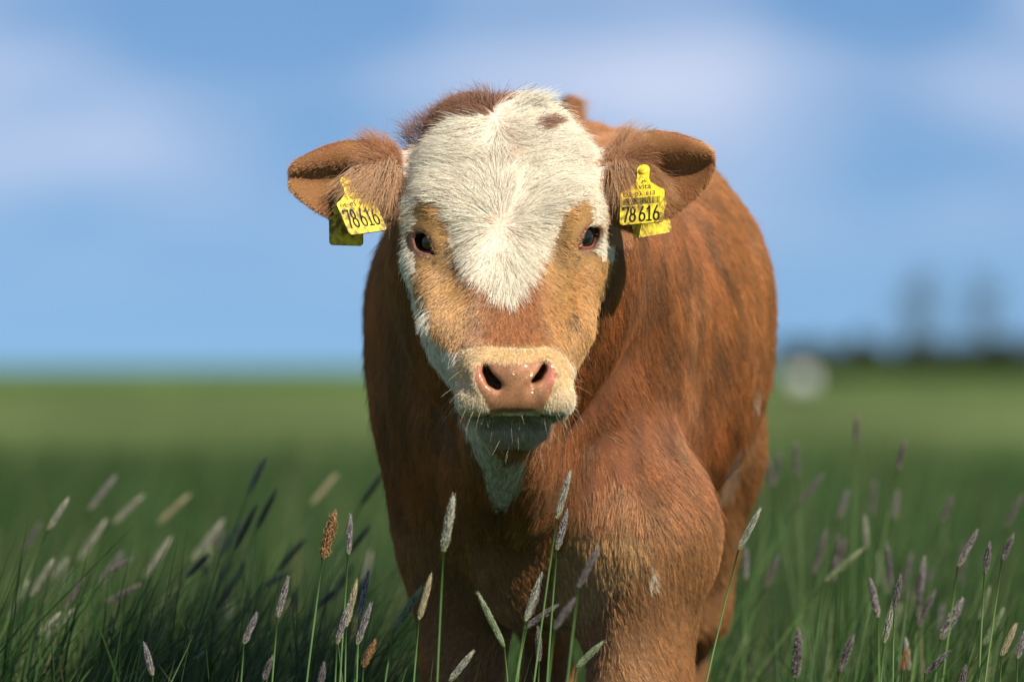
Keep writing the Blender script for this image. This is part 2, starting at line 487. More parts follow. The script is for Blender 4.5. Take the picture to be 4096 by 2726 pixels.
ear(1, [600, 608, 617, 630, 652, 678, 700, 708, 712, 714], [167, 160, 149, 137, 129, 132, 140, 145, 149, 155], [205, 215, 226, 232, 229, 213, 194, 184, 177, 168], 4.585, 4.560)
for sx, ua, ub in ((-1, 418, 380), (1, 588, 630)):
    FD.add(p_cone((X(ua), 4.605, Zv(180)), (X(ub), 4.600, Zv(178)), .034, .026), 0.025)
    FD.add(p_ell((X(ub + sx * 1), 4.590, Zv(188)), (.024, .020, .032)), 0.016)

V, Q = surface_nets(FD.F, xs, ys, zs)
# relax once to take the voxel steps out
def relax(V, Q, it=2, lam=.5):
    e = np.concatenate([Q[:, [0, 1]], Q[:, [1, 2]], Q[:, [2, 3]], Q[:, [3, 0]]])
    for _ in range(it):
        acc = np.zeros_like(V); n = np.zeros(len(V), np.float32)
        for j in range(3):
            acc[:, j] = np.bincount(e[:, 0], V[e[:, 1], j], len(V)) + np.bincount(e[:, 1], V[e[:, 0], j], len(V))
        n = np.bincount(e[:, 0], minlength=len(V)) + np.bincount(e[:, 1], minlength=len(V))
        V = V + lam * (acc / np.maximum(n, 1)[:, None] - V)
    return V.astype(np.float32)
V = relax(V, Q, 2, .5)
del FD
# slack hide: shallow folds and muscle over neck, shoulder and barrel
def vert_normals(V):
    t = np.concatenate([Q[:, [0, 1, 2]], Q[:, [0, 2, 3]]])
    f = np.cross(V[t[:, 1]] - V[t[:, 0]], V[t[:, 2]] - V[t[:, 0]]).astype(np.float64)
    n = np.zeros((len(V), 3))
    for j in range(3):
        for c in range(3): n[:, j] += np.bincount(t[:, c], f[:, j], len(V))
    return n / (np.linalg.norm(n, axis=1)[:, None] + 1e-12)
_n = vert_normals(V)
_m = smoothstep(4.70, 4.86, V[:, 1]) * smoothstep(.25, .40, V[:, 2])
_d = (vnoise(V * np.array([22., 10., 7.]) + np.array([0, 0, 1]) * V[:, :1] * 6, 1.0, 91) - .5) * .012 + (vnoise(V * np.array([50., 22., 16.]) + np.array([0, 0, 1]) * V[:, :1] * 14, 1.0, 92) - .5) * .006 + (vnoise(V, 5.0, 93) - .5) * .020
V = (V + _n * (_m * _d)[:, None]).astype(np.float32)
# ------------------------------------------------------------------ coat: colours, lie of the hair, fur
K23 = 1024.0 / 2356.0
def lin(r, g, b):
    f = lambda c: ((c / 255.0 + .055) / 1.055) ** 2.4 if c > 10 else c / 255.0 / 12.92
    return np.array([f(r), f(g), f(b)])

def inside(px, py, poly):
    P = np.array(poly, float) * K23
    r = np.zeros(len(px), bool)
    j = len(P) - 1
    for i in range(len(P)):
        xi, yi, xj, yj = P[i, 0], P[i, 1], P[j, 0], P[j, 1]
        c = ((yi > py) != (yj > py)) & (px < (xj - xi) * (py - yi) / (yj - yi + 1e-12) + xi)
        r ^= c; j = i
    return r

TAN = [(956, 450), (1000, 462), (1022, 490), (1035, 540), (1046, 592), (1074, 630), (1102, 652), (1126, 670), (1150, 698), (1174, 698), (1202, 674), (1234, 638), (1262, 590),
       (1280, 540), (1300, 490), (1330, 462), (1358, 452), (1372, 480), (1376, 520), (1374, 556), (1386, 596), (1420, 620), (1425, 680), (1420, 760), (1350, 860), (1318, 845), (1290, 805), (1180, 800), (1100, 800),
       (1075, 795), (1050, 815), (1010, 790), (978, 745), (956, 690), (944, 620), (936, 560), (940, 500)]
MUZ = [(1060, 800), (1120, 793), (1200, 803), (1262, 795), (1300, 815), (1322, 860), (1335, 930), (1300, 950), (1190, 950), (1060, 960), (1035, 930), (1045, 860)]
POLL = [(850, 352), (972, 342), (990, 312), (1008, 290), (1038, 270), (1075, 262), (1110, 257), (1150, 239), (1198, 219), (1198, 100), (850, 100)]
POLLR = [(1285, 232), (1330, 282), (1362, 322), (1392, 362), (1470, 372), (1470, 180), (1290, 180)]
PAD = [(1098, 838), (1120, 832), (1180, 838), (1250, 828), (1272, 832), (1282, 862), (1268, 905), (1248, 942), (1190, 948), (1130, 948), (1108, 905), (1092, 870)]
THROAT = [(1050, 930), (1250, 935), (1232, 1020), (1222, 1060), (1205, 1110), (1172, 1165), (1140, 1168), (1114, 1110), (1088, 1030)]

C_WHITE = np.array([.90, .83, .69]); C_TAN = np.array([.66, .365, .108]); C_CREAM = np.array([.80, .56, .28])
C_BROWN = np.array([.36, .112, .029]); C_DEEP = np.array([.20, .070, .022]); C_PALE = np.array([.52, .260, .088]); C_SAND = np.array([.66, .40, .17])

def wobble(P, amp, scale, seed):
    return (vnoise(P, scale, seed) - .5) * 2 * amp

def regions(P):
    """photo coordinates of coat points, and which piece of the calf they are on"""
    x, y, z = P[:, 0], P[:, 1], P[:, 2]
    k_ = FPX / (y - CAM_Y); pu = 512 + x * k_; pv = 365 - (z - CAM_Z) * k_
    is_ear = (y < 4.70) & (np.abs(pu - 504.0) > 101.0) & (pv < 246) & (pv > 115)
    is_head = (y < 4.655) & ~is_ear & (pv < 445)
    chin = (y > 4.53) & (pv > 400)
    is_head &= ~chin
    return pu, pv, is_ear, is_head

def coat(P, feather=1.0):
    pu, pv, is_ear, is_head = regions(P)
    n = len(P)
    a = pu + feather * (wobble(P, 3.0, 260, 1) + wobble(P, 3.0, 90, 2)); b = pv + feather * (wobble(P, 3.5, 260, 3) + wobble(P, 3.5, 90, 4))
    C = np.empty((n, 3))
    # body
    big = vnoise(P, 6.0, 11)[:, None]; mid = vnoise(P, 22.0, 12)[:, None]
    C[:] = C_BROWN + (C_PALE - C_BROWN) * (.02 + .30 * smoothstep(.45, .85, big)) * .8
    C += (C_DEEP - C) * (.65 * smoothstep(.45, .8, mid))
    st1 = vnoise(P * np.array([75., 30., 13.]), 1.0, 15)[:, None]; st2 = vnoise(P * np.array([170., 60., 30.]), 1.0, 16)[:, None]
    C *= .62 + .44 * smoothstep(.15, .85, st1) + .34 * (st2 - .25)
    y = P[:, 1]
    w = smoothstep(5.05, 5.5, y)[:, None]; C += (C_PALE - C) * .38 * w                        # barrel a little fairer
    w = (smoothstep(470, 560, pv) * (y > 4.75))[:, None]; C += (C_PALE - C) * .62 * w           # forearm fairer
    w = (inside(a, b, [(1310, 1215), (1450, 1205), (1500, 1260), (1430, 1350), (1330, 1450), (1255, 1430), (1275, 1300)]) & (y > 4.75))[:, None]; C += (C_SAND - C) * .85 * w
    w = (np.exp(-((a - 651) / 10.) ** 2 - ((b - 571) / 10.) ** 2) * (y > 4.7) * (y < 5.1))[:, None]; C += (C_SAND - C) * .7 * np.clip(w, 0, 1)
    w = ((((a - 652) / 4.6) ** 2 + ((b - 576) / 8.0) ** 2 < 1) & (y > 4.7) & (y < 5.05)); C[w] = C_WHITE
    w = (inside(a, b, [(1738, 878), (1755, 885), (1745, 925), (1733, 920)]) | inside(a, b, [(1690, 1030), (1712, 1010), (1700, 1080), (1668, 1150), (1640, 1180), (1630, 1165), (1665, 1110)])) & (y > 5.2); C[w] += (C_WHITE * .7 - C[w]) * .75 * rng.random((w.sum(), 1))
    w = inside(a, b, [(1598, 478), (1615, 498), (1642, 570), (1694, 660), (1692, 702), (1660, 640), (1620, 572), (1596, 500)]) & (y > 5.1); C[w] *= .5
    throat = inside(a, b, THROAT) & ~inside(a, b, [(1128, 1000), (1245, 975), (1240, 1032), (1185, 1045), (1140, 1035)]) & (y > 4.45) & (y < 4.95) & ~is_head; C[throat] = C_WHITE
    # head
    H = is_head
    C[H] = C_WHITE * (1 - .13 * smoothstep(.4, .9, vnoise(P[H], 60, 31)))[:, None]
    tan = H & inside(a, b, TAN)
    t2 = vnoise(P, 45, 21)[:, None]
    deep = (smoothstep(58, 22, np.abs(pu - 508)) * smoothstep(255, 290, pv) * smoothstep(352, 338, pv))[:, None]
    st3 = vnoise(P * np.array([190., 90., 60.]), 1.0, 25)[:, None]
    tc = C_TAN + (C_BROWN * 1.15 - C_TAN) * np.clip(.14 * t2 + .72 * deep, 0, 1)
    tc = tc * (.88 + .22 * smoothstep(.25, .75, st3))
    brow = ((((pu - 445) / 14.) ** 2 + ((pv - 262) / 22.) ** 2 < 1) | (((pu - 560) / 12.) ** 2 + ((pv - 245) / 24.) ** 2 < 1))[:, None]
    tc = np.where(brow, tc * .72, tc)  # shade of the fold beside each eye put into the hair colour
    C[tan] = tc[tan]
    rj = rng.normal(size=(2, n)) * 3.2 * feather
    m = H & (inside(pu + rj[0], pv + rj[1], MUZ)) & (y < 4.47); C[m] = (C_CREAM + (C_WHITE - C_CREAM) * (smoothstep(370, 405, pv) * .55)[:, None])[m]
    sk = H & (y < 4.47) & (pv > 348) & (rng.random(n) < .10); C[sk] *= .35
    m = H & (pv > 415); C[m] = np.array([.44, .36, .25])  # chin: deep shade under the lip painted into its white hair
    p = H & (inside(a, b, POLL) | inside(a, b, POLLR)); C[p] = (C_DEEP * 1.15)
    p = H & (y > 4.625) & (pv < 330); C[p] = C_DEEP * 1.2
    sp = H & ((((a - 549) + .35 * (b - 125)) / 13.) ** 2 + ((b - 125) / 5.5) ** 2 < 1); C[sp] = C_DEEP * 1.2
    # dried mud, tear stains, and crease shade painted by the left eye
    for su, sv, ru, rv, dk in ((578, 321, 2.2, 3.2, .18), (574, 328, 3.5, 1.4, .25), (580, 327, 1.4, 2.0, .2), (427, 258, 5.0, 2.0, .40), (434, 263, 4.0, 1.6, .45), (578, 258, 1.6, 2.4, .3), (576, 264, 1.8, 2.2, .35), (575, 272, 1.5, 3.0, .5),
                               (446, 250, 2.6, 10., .55), (451, 266, 4.0, 4.5, .50), (458, 276, 5.0, 4.0, .6), (442, 228, 2.4, 9., .62), (416, 250, 1.0, 1.8, .2), (419, 263, 1.2, 1.5, .2), (417, 278, 1.2, 2.0, .2), (414, 289, 1.1, 1.4, .2), (424, 313, 1.3, 1.9, .2), (428, 343, 1.3, 1.6, .25)):
        st_ = H & (((pu + wobble(P, 1.2, 500, 8) - su) / ru) ** 2 + ((pv + wobble(P, 1.2, 500, 9) - sv) / rv) ** 2 < 1); C[st_] *= dk
    # ears
    E = is_ear
    ce = C_BROWN * 1.1 + (C_TAN - C_BROWN * 1.1) * (.05 + .5 * vnoise(P, 40, 41))[:, None]
    C[E] = ce[E]
    return C, dict(pu=pu, pv=pv, ear=E, head=H, tan=tan, throat=throat, poll=p)

def hair_material(name, spec=.13, rough=.30, tint=(1, .93, .84)):
    m = bpy.data.materials.new(name); m.use_nodes = True
    nt = m.node_tree; nt.nodes.clear(); N = nt.nodes.new; L = nt.links.new
    out = N('ShaderNodeOutputMaterial')
    at = N('ShaderNodeAttribute'); at.attribute_name = 'hair_color'
    info = N('ShaderNodeHairInfo')
    root = N('ShaderNodeMapRange'); root.inputs['To Min'].default_value = .80; root.inputs['To Max'].default_value = 1.06  # roots darker than tips: shade inside the coat baked into the colour
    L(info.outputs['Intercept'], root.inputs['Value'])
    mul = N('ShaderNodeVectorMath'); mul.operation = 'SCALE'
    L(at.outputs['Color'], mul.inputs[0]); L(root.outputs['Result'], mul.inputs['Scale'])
    d = N('ShaderNodeBsdfDiffuse'); t = N('ShaderNodeBsdfTranslucent')
    L(mul.outputs['Vector'], d.inputs['Color']); L(mul.outputs['Vector'], t.inputs['Color'])
    m1 = N('ShaderNodeMixShader'); m1.inputs[0].default_value = .22
    L(d.outputs[0], m1.inputs[1]); L(t.outputs[0], m1.inputs[2])
    h = N('ShaderNodeBsdfHair'); h.component = 'Reflection'
    h.inputs['RoughnessU'].default_value = rough; h.inputs['RoughnessV'].default_value = .6
    h.inputs['Color'].default_value = (*tint, 1)
    m2 = N('ShaderNodeMixShader'); m2.inputs[0].default_value = spec
    L(m1.outputs[0], m2.inputs[1]); L(h.outputs[0], m2.inputs[2])
    L(m2.outputs[0], out.inputs['Surface'])
    return m

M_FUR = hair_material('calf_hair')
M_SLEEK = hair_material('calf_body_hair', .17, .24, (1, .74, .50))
calf = empty('calf', (0.05, 5.2, 0.0))
tag(calf, 'young brown calf with white face standing in the tall meadow grass', 'calf')
calf_inv = Matrix.Translation((-0.05, -5.2, 0.0))
def to_calf(o):
    o.parent = calf; o.matrix_parent_inverse = calf_inv
    return o

# ---- skin
tri = np.concatenate([Q[:, [0, 1, 2]], Q[:, [0, 2, 3]]])
fn_ = np.cross(V[tri[:, 1]] - V[tri[:, 0]], V[tri[:, 2]] - V[tri[:, 0]]).astype(np.float64)
VN = np.zeros((len(V), 3))
for j in range(3):
    for c in range(3):
        VN[:, j] += np.bincount(tri[:, c], fn_[:, j], len(V))
VN /= np.linalg.norm(VN, axis=1)[:, None] + 1e-12
area = .5 * np.linalg.norm(fn_, axis=1)

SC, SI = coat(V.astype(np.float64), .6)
pu_, pv_ = SI['pu'], SI['pv']
padmask = inside(pu_, pv_, PAD) & (V[:, 1] < 4.425) & (pv_ < 412.5)
fair = (SC.min(1) > .38) & SI['head']
SC *= .42  # skin darkened to stand in for shadow in the gaps between hairs
SC[fair] = (.74, .58, .47)
padc = (np.array([.40, .190, .098]) + 0 * SC) * (.75 + .5 * vnoise(V, 130, 6))[:, None]
pink = np.exp(-((pu_ - 478) / 8.) ** 2 - ((pv_ - 375) / 11.) ** 2) + np.exp(-((pu_ - 552) / 7.) ** 2 - ((pv_ - 377) / 11.) ** 2)
padc += (np.array([.46, .145, .105]) - padc) * .9 * np.clip(pink, 0, 1)[:, None]
padc += (np.array([.43, .205, .14]) - padc) * (.7 * smoothstep(368, 360, pv_))[:, None]
padc += (np.array([.22, .105, .05]) - padc) * (.8 * smoothstep(400, 411, pv_) * vnoise(V, 500, 5))[:, None]
mzs = inside(pu_, pv_, MUZ) & (V[:, 1] < 4.46)
SC[mzs] = (C_CREAM * .72 + 0 * SC[mzs])
SC[padmask] = padc[padmask]
eyep = np.zeros(len(V))
for E in EYE:
    d = V - E['surf'] - E['h'] * .003
    r = np.sqrt((d @ E['h'] / .024) ** 2 + (d @ E['up'] / .0165) ** 2 + (d @ E['n'] / .03) ** 2)
    eyep = np.maximum(eyep, smoothstep(1.15, .75, r))
SC += (np.array([.12, .052, .030]) - SC) * eyep[:, None]

me = fast_mesh('body', V, Q)
ca = me.attributes.new('skin_color', 'FLOAT_COLOR', 'POINT')
ca.data.foreach_set('color', np.concatenate([SC, np.ones((len(V), 1))], 1).astype(np.float32).ravel())
wa = me.attributes.new('wet', 'FLOAT', 'POINT')
wa.data.foreach_set('value', np.maximum(padmask * 1.0, eyep * .5).astype(np.float32))
m, nt, b = material('calf_skin')
N_, L_ = nt.nodes.new, nt.links.new
at = N_('ShaderNodeAttribute'); at.attribute_name = 'skin_color'
aw = N_('ShaderNodeAttribute'); aw.attribute_name = 'wet'
tcn = N_('ShaderNodeTexCoord')
nz = N_('ShaderNodeTexNoise'); nz.inputs['Scale'].default_value = 420; nz.inputs['Detail'].default_value = 3
vo = N_('ShaderNodeTexVoronoi'); vo.inputs['Scale'].default_value = 480; vo.feature = 'DISTANCE_TO_EDGE'
L_(tcn.outputs['Object'], nz.inputs['Vector']); L_(tcn.outputs['Object'], vo.inputs['Vector'])
mr = N_('ShaderNodeMapRange'); mr.inputs['From Min'].default_value = .3; mr.inputs['From Max'].default_value = .7; mr.inputs['To Min'].default_value = .80; mr.inputs['To Max'].default_value = 1.14
L_(nz.outputs['Fac'], mr.inputs['Value'])
ml = N_('ShaderNodeVectorMath'); ml.operation = 'SCALE'
L_(at.outputs['Color'], ml.inputs[0]); L_(mr.outputs['Result'], ml.inputs['Scale'])
L_(ml.outputs['Vector'], b.inputs['Base Color'])
rr = N_('ShaderNodeMapRange'); rr.inputs['To Min'].default_value = .8; rr.inputs['To Max'].default_value = .15
L_(aw.outputs['Fac'], rr.inputs['Value']); L_(rr.outputs['Result'], b.inputs['Roughness'])
bump = N_('ShaderNodeBump'); bump.inputs['Strength'].default_value = .8; bump.inputs['Distance'].default_value = .0016
crk = N_('ShaderNodeMath'); crk.operation = 'MINIMUM'; crk.inputs[1].default_value = .12
L_(vo.outputs['Distance'], crk.inputs[0])
L_(crk.outputs[0], bump.inputs['Height']); L_(bump.outputs['Normal'], b.inputs['Normal'])
b.inputs['Subsurface Weight'].default_value = .0
me.materials.append(m)
body = link(bpy.data.objects.new('body', me)); to_calf(body)

# ---- scattering roots over the skin
def scatter(sel_w):
    """sel_w: hairs per square metre for each triangle"""
    lam = area * sel_w
    cnt = np.floor(lam + rng.random(len(lam))).astype(int)
    f = np.repeat(np.arange(len(lam)), cnt)
    r1 = np.sqrt(rng.random(len(f))); r2 = rng.random(len(f))
    w = np.stack([1 - r1, r1 * (1 - r2), r1 * r2], 1)[:, :, None]
    P = (V[tri[f]] * w).sum(1).astype(np.float64); N = (VN[tri[f]] * w).sum(1)
    N /= np.linalg.norm(N, axis=1)[:, None] + 1e-12
    return P, N

def clump_shift(P, N, cell, seed):
    """vector from each root to the middle of its tuft, within the skin, and a random number per tuft"""
    q = P / cell
    g = np.floor(q - .5).astype(np.int64)                    # the eight nearest cells
    best = np.full(len(P), 1e9); sh = np.zeros_like(P); rid = np.zeros(len(P))
    def h_(c, k):
        n = (c[0] * 73856093 ^ c[1] * 19349663 ^ c[2] * 83492791 ^ (k * 2654435 + seed * 97531)) & 0x7fffffff
        n = ((n ^ (n >> 15)) * 2246822519) & 0x7fffffff
        n = ((n ^ (n >> 13)) * 3266489917) & 0x7fffffff
        return ((n ^ (n >> 16)) & 0xffff) / 65536.0
    for dx in (0, 1):
        for dy in (0, 1):
            for dz in (0, 1):
                c = (g[:, 0] + dx, g[:, 1] + dy, g[:, 2] + dz)
                d = np.stack([(c[j] + .1 + .8 * h_(c, j)) * cell - P[:, j] for j in range(3)], 1)
                d = d - (d * N).sum(1)[:, None] * N
                d2 = (d * d).sum(1)
                m = d2 < best
                best[m] = d2[m]; sh[m] = d[m]; rid[m] = h_(c, 3)[m]
    return sh, rid

def tangent(D, N):
    T = D - (D * N).sum(1)[:, None] * N
    return T / (np.linalg.norm(T, axis=1)[:, None] + 1e-9)

def grow(name, P, N, flow, length, width, color, lift, cell=.006, clump=.5, segs=5, jit=.22, parent=None, seed=1, droop=0.0, stray=.03, mat=None, vary=.36):
    n = len(P)
    T = tangent(flow, N)
    J = rng.normal(size=(n, 3)) * jit
    T = tangent(T + J, N)
    length = np.broadcast_to(length, n) * (0.72 + .5 * rng.random(n))
    lift = np.broadcast_to(lift, n) * (.6 + .8 * rng.random(n))
    st = rng.random(n) < stray
    lift = np.where(st, lift * 2.4 + .15, lift); length = np.where(st, length * 1.2, length)
    clump = np.broadcast_to(clump, n)
    sh, rid = clump_shift(P, N, cell, seed)
    t = np.linspace(0, 1, segs + 1)[None, :, None]
    L = length[:, None, None]; lf = lift[:, None, None]
    pts = (P - N * .0008)[:, None, :] + T[:, None, :] * (L * (t * (.75 + .25 * t)) * np.cos(np.minimum(lf, 1.4))) + N[:, None, :] * (L * np.sin(np.minimum(lf, 1.4)) * (1.35 * t - .55 * t * t))
    cl = (clump * np.where(st, .2, 1))[:, None, None]
    pts = pts + sh[:, None, :] * cl * t ** 1.3
    w2 = rng.normal(size=(n, 3)) * (.05 * length)[:, None]
    pts = pts + w2[:, None, :] * t ** 2
    if droop: pts[:, :, 2] -= droop * (L * t * t)[:, :, 0]
    rad = np.broadcast_to(width, n)[:, None] * (1 - .72 * t[:, :, 0] ** 1.5) * .5
    val = (.80 + .40 * rng.random(n)) * (1 - vary * .5 + vary * rid)
    col = np.clip(color * val[:, None], 0, .95)
    hc = bpy.data.hair_curves.new(name)
    hc.add_curves([segs + 1] * n)
    hc.attributes['position'].data.foreach_set('vector', pts.astype(np.float32).ravel())
    ra = hc.attributes.get('radius') or hc.attributes.new('radius', 'FLOAT', 'POINT')
    ra.data.foreach_set('value', rad.astype(np.float32).ravel())
    c = hc.attributes.new('hair_color', 'FLOAT_COLOR', 'CURVE')
    c.data.foreach_set('color', np.concatenate([col, np.ones((n, 1))], 1).astype(np.float32).ravel())
    hc.materials.append(mat or M_FUR)
    o = link(bpy.data.objects.new(name, hc))
    if parent is None: to_calf(o)
    return o

TC = V[tri].mean(1).astype(np.float64); TN = VN[tri].mean(1)
view = np.array([0, CAM_Y, CAM_Z]) - TC; view /= np.linalg.norm(view, axis=1)[:, None]
facing = (TN * view).sum(1)
vis = smoothstep(-.55, -.25, facing)
tpu, tpv, t_ear, t_head = regions(TC)
t_pad = inside(tpu, tpv, PAD) & (TC[:, 1] < 4.425) & (tpv < 412.5)
t_eye = np.zeros(len(TC), bool)
for E in EYE:
    d = TC - E['surf'] - E['h'] * .003
    t_eye |= (d @ E['h'] / .0178) ** 2 + (d @ E['up'] / .0102) ** 2 + (d @ E['n'] / .03) ** 2 < 1
t_hole = (t_head & (TC[:, 1] < 4.46) & (tpv > 409) & (tpv < 416.5) & (np.abs(tpu - 515) < 52)) 
no_hair = t_pad | t_eye | t_hole
HS = 1.0

def flow_head(pu, pv):
    fx = np.zeros(len(pu)); fz = np.zeros(len(pu))
    for cu, cv, mstr in ((500, 225, 1.0), (495, 117, .55)):
        dx, dy = pu - cu, pv - cv
        r2 = dx * dx + dy * dy + 20.0
        fx += mstr * dx / r2; fz += -mstr * dy / r2
    k = smoothstep(280, 345, pv) * .012
    return np.stack([fx, np.zeros(len(pu)), fz - k], 1) * 100

# face, forehead, poll
P, N = scatter(np.where(t_head & ~no_hair, 1.0e6 * HS * vis, 0))
pu, pv = regions(P)[:2]
fl = flow_head(pu, pv)
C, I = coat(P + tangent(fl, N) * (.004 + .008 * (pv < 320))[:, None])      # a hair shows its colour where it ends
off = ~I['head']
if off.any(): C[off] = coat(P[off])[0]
white = C.min(1) > .42
fore = smoothstep(330, 150, pv)
ln = .0090 + .0090 * np.where(white & (pv < 310), 1, 0) * (.75 + .35 * fore)
poll = smoothstep(150, 112, pv) * smoothstep(0, 1, (C[:, 0] < .4) * 1.0)
low = smoothstep(250, 285, pv) * white * (pv < 320); ln = ln + .008 * low
ln = ln + .010 * poll + .004 * smoothstep(130, 100, pv)
muz = inside(pu, pv, MUZ) & (P[:, 1] < 4.48)
ln = np.where(muz, .0048, ln); ln = np.where(muz & (pv > 385), .0055, ln)
eyen = np.zeros(len(P))
for E in EYE:
    eyen = np.maximum(eyen, smoothstep(.042, .022, np.linalg.norm(P - E['surf'], axis=1)))
ln = ln * (1 - .62 * eyen)
d1 = np.hypot(pu - 500, pv - 225); d2 = np.hypot(pu - 495, pv - 117)
ln = ln * (.45 + .55 * smoothstep(2, 16, np.minimum(d1, d2)))
side = smoothstep(70, 95, np.abs(pu - 503))
ln = np.where((side > .3) & white, .0085, ln)
lift = .14 + .26 * poll + .04 * side * white + .04 * fore * white
lift = np.where(muz, .42, lift)
cl = np.where(muz, .30, np.where(white, .78 + .14 * low, .80))
pinkw = np.exp(-(d1 / 6.) ** 2) + .7 * np.exp(-(d2 / 6.) ** 2) + .5 * np.exp(-((pu - 506) / 4.) ** 2 - ((pv - 150) / 22.) ** 2)
C = C + (np.array([.80, .42, .30]) - C) * (np.clip(pinkw, 0, 1) * white * .6)[:, None]
hm = white & (pv < 330)
for nm, sel, cell in (('blaze_fur', hm, .0050), ('face_fur', ~hm, .0042)):
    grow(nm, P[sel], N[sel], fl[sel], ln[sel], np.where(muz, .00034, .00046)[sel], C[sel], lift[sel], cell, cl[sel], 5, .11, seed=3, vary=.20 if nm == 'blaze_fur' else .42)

# ears
P, N = scatter(np.where(t_ear, 1.5e6 * HS * vis, 0))
C, I = coat(P); pu, pv = I['pu'], I['pv']
sx = np.sign(pu - 504.0)
ru = np.where(sx < 0, 399.0, 611.0)
f = np.stack([(pu - ru) * .9, 0 * pu, -(pv - 166.0)], 1)
topz = (N[:, 2] > .55) & (P[:, 1] > 4.52)
f[topz] += np.stack([sx * 25, 0 * sx, 28 + 0 * sx], 1)[topz]
dist = np.hypot(pu - ru, pv - 170)
wild = rng.random(len(P)) < .10
ln = .0065 + .013 * smoothstep(55, 22, dist) * (N[:, 1] < .2) + .016 * topz * wild * smoothstep(85, 25, dist)
ln = np.where((N[:, 1] < -.1) & (dist > 45), .0045, ln)
lift = .16 + .45 * topz * wild * smoothstep(80, 30, dist)
rimd = smoothstep(40, 90, dist)
C = C * (1 + .35 * rimd[:, None] * (N[:, 1:2] < -.2))
grow('ear_fur', P, N, f, ln, .00032, C, lift, .004, .45, 5, .25, seed=5, droop=.12)

# trunk and legs
near = smoothstep(6.3, 4.9, TC[:, 1])
P, N = scatter(np.where(~t_ear & ~t_head & (TC[:, 2] > .12), (1.1e5 + 2.9e5 * near ** 2) * HS * vis, 0))
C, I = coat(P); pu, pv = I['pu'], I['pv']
sd = np.clip((P[:, 0] - .005) / .07, -1, 1)
f = np.stack([.42 * sd, .25 + .35 * smoothstep(4.9, 5.3, P[:, 1]), -.9 + 0 * sd], 1)
for cu, cv, ms, y0, y1 in ((602, 441, 5., 4.7, 5.0), (640, 500, 3., 4.7, 5.1)):
    dx, dy = pu - cu, pv - cv; r2 = dx * dx + dy * dy + 40
    mk = ((P[:, 1] > y0) & (P[:, 1] < y1)) * np.exp(-r2 / 3000.)
    f[:, 0] += mk * ms * dx / r2 * 2; f[:, 2] -= mk * ms * dy / r2 * 2
sw = np.stack([vnoise(P, 9, 51) - .5, vnoise(P, 9, 52) - .5, vnoise(P, 9, 53) - .5], 1)
f = f + sw * .55
ln = .0185 - .007 * I['throat'] + .004 * vnoise(P, 15, 61)
ln = np.where(pv > 520, .014, ln)
wd = .00048 + .00030 * smoothstep(5.0, 5.8, P[:, 1])
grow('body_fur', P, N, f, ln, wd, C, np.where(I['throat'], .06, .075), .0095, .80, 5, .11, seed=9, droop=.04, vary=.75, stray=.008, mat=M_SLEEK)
# ------------------------------------------------------------------ eyes, lashes, whiskers
def simple_mat(name, col, rough=.6, spec=.5):
    m, nt, b = material(name)
    b.inputs['Base Color'].default_value = (*col, 1); b.inputs['Roughness'].default_value = rough
    b.inputs['Specular IOR Level'].default_value = spec
    return m, nt, b

m_eye, nt, b = material('eye_glaze')
tc = nt.nodes.new('ShaderNodeTexCoord'); sep = nt.nodes.new('ShaderNodeSeparateXYZ')
nt.links.new(tc.outputs['Object'], sep.inputs[0])
rp = nt.nodes.new('ShaderNodeValToRGB')
els = rp.color_ramp.elements
els[0].position = .0; els[0].color = (.30, .22, .17, 1)
els[1].position = 1.0; els[1].color = (.003, .003, .004, 1)
e = els.new(.06); e.color = (.16, .10, .07, 1)
e = els.new(.13); e.color = (.022, .012, .008, 1)
e = els.new(.50); e.color = (.012, .008, .006, 1)
e = els.new(.56); e.color = (.003, .003, .004, 1)
mp = nt.nodes.new('ShaderNodeMapRange'); mp.inputs['From Min'].default_value = 0.0; mp.inputs['From Max'].default_value = .0185
nt.links.new(sep.outputs['Z'], mp.inputs['Value']); nt.links.new(mp.outputs['Result'], rp.inputs['Fac'])
nt.links.new(rp.outputs['Color'], b.inputs['Base Color'])
b.inputs['Roughness'].default_value = .12; b.inputs['Coat Weight'].default_value = .6; b.inputs['Coat Roughness'].default_value = .03
m_lid, nt, b = simple_mat('eyelid_skin', (.11, .045, .028), .45)
m_pink, nt, b = simple_mat('eyelid_lining', (.21, .066, .038), .35)

def tube(pts, rad, nseg=8, closed=False):
    pts = np.asarray(pts, float); n = len(pts)
    rad = np.broadcast_to(rad, n)
    T = np.gradient(pts, axis=0)
    if closed: T = np.roll(pts, -1, 0) - np.roll(pts, 1, 0)
    T /= np.linalg.norm(T, axis=1)[:, None] + 1e-12
    a = np.array([0, 1.0, 0]) if abs(T[0, 1]) < .9 else np.array([1.0, 0, 0])
    U = np.cross(T, a); U /= np.linalg.norm(U, axis=1)[:, None]
    Wv = np.cross(T, U)
    ang = np.linspace(0, 2 * np.pi, nseg, endpoint=False)
    vs = (pts[:, None] + rad[:, None, None] * (np.cos(ang)[None, :, None] * U[:, None] + np.sin(ang)[None, :, None] * Wv[:, None])).reshape(-1, 3)
    fs = []
    for i in range(n if closed else n - 1):
        i2 = (i + 1) % n
        for j in range(nseg):
            j2 = (j + 1) % nseg
            fs.append((i * nseg + j, i2 * nseg + j, i2 * nseg + j2, i * nseg + j2))
    if not closed:
        fs.append(tuple(range(nseg - 1, -1, -1))); fs.append(tuple((n - 1) * nseg + j for j in range(nseg)))
    return vs, fs

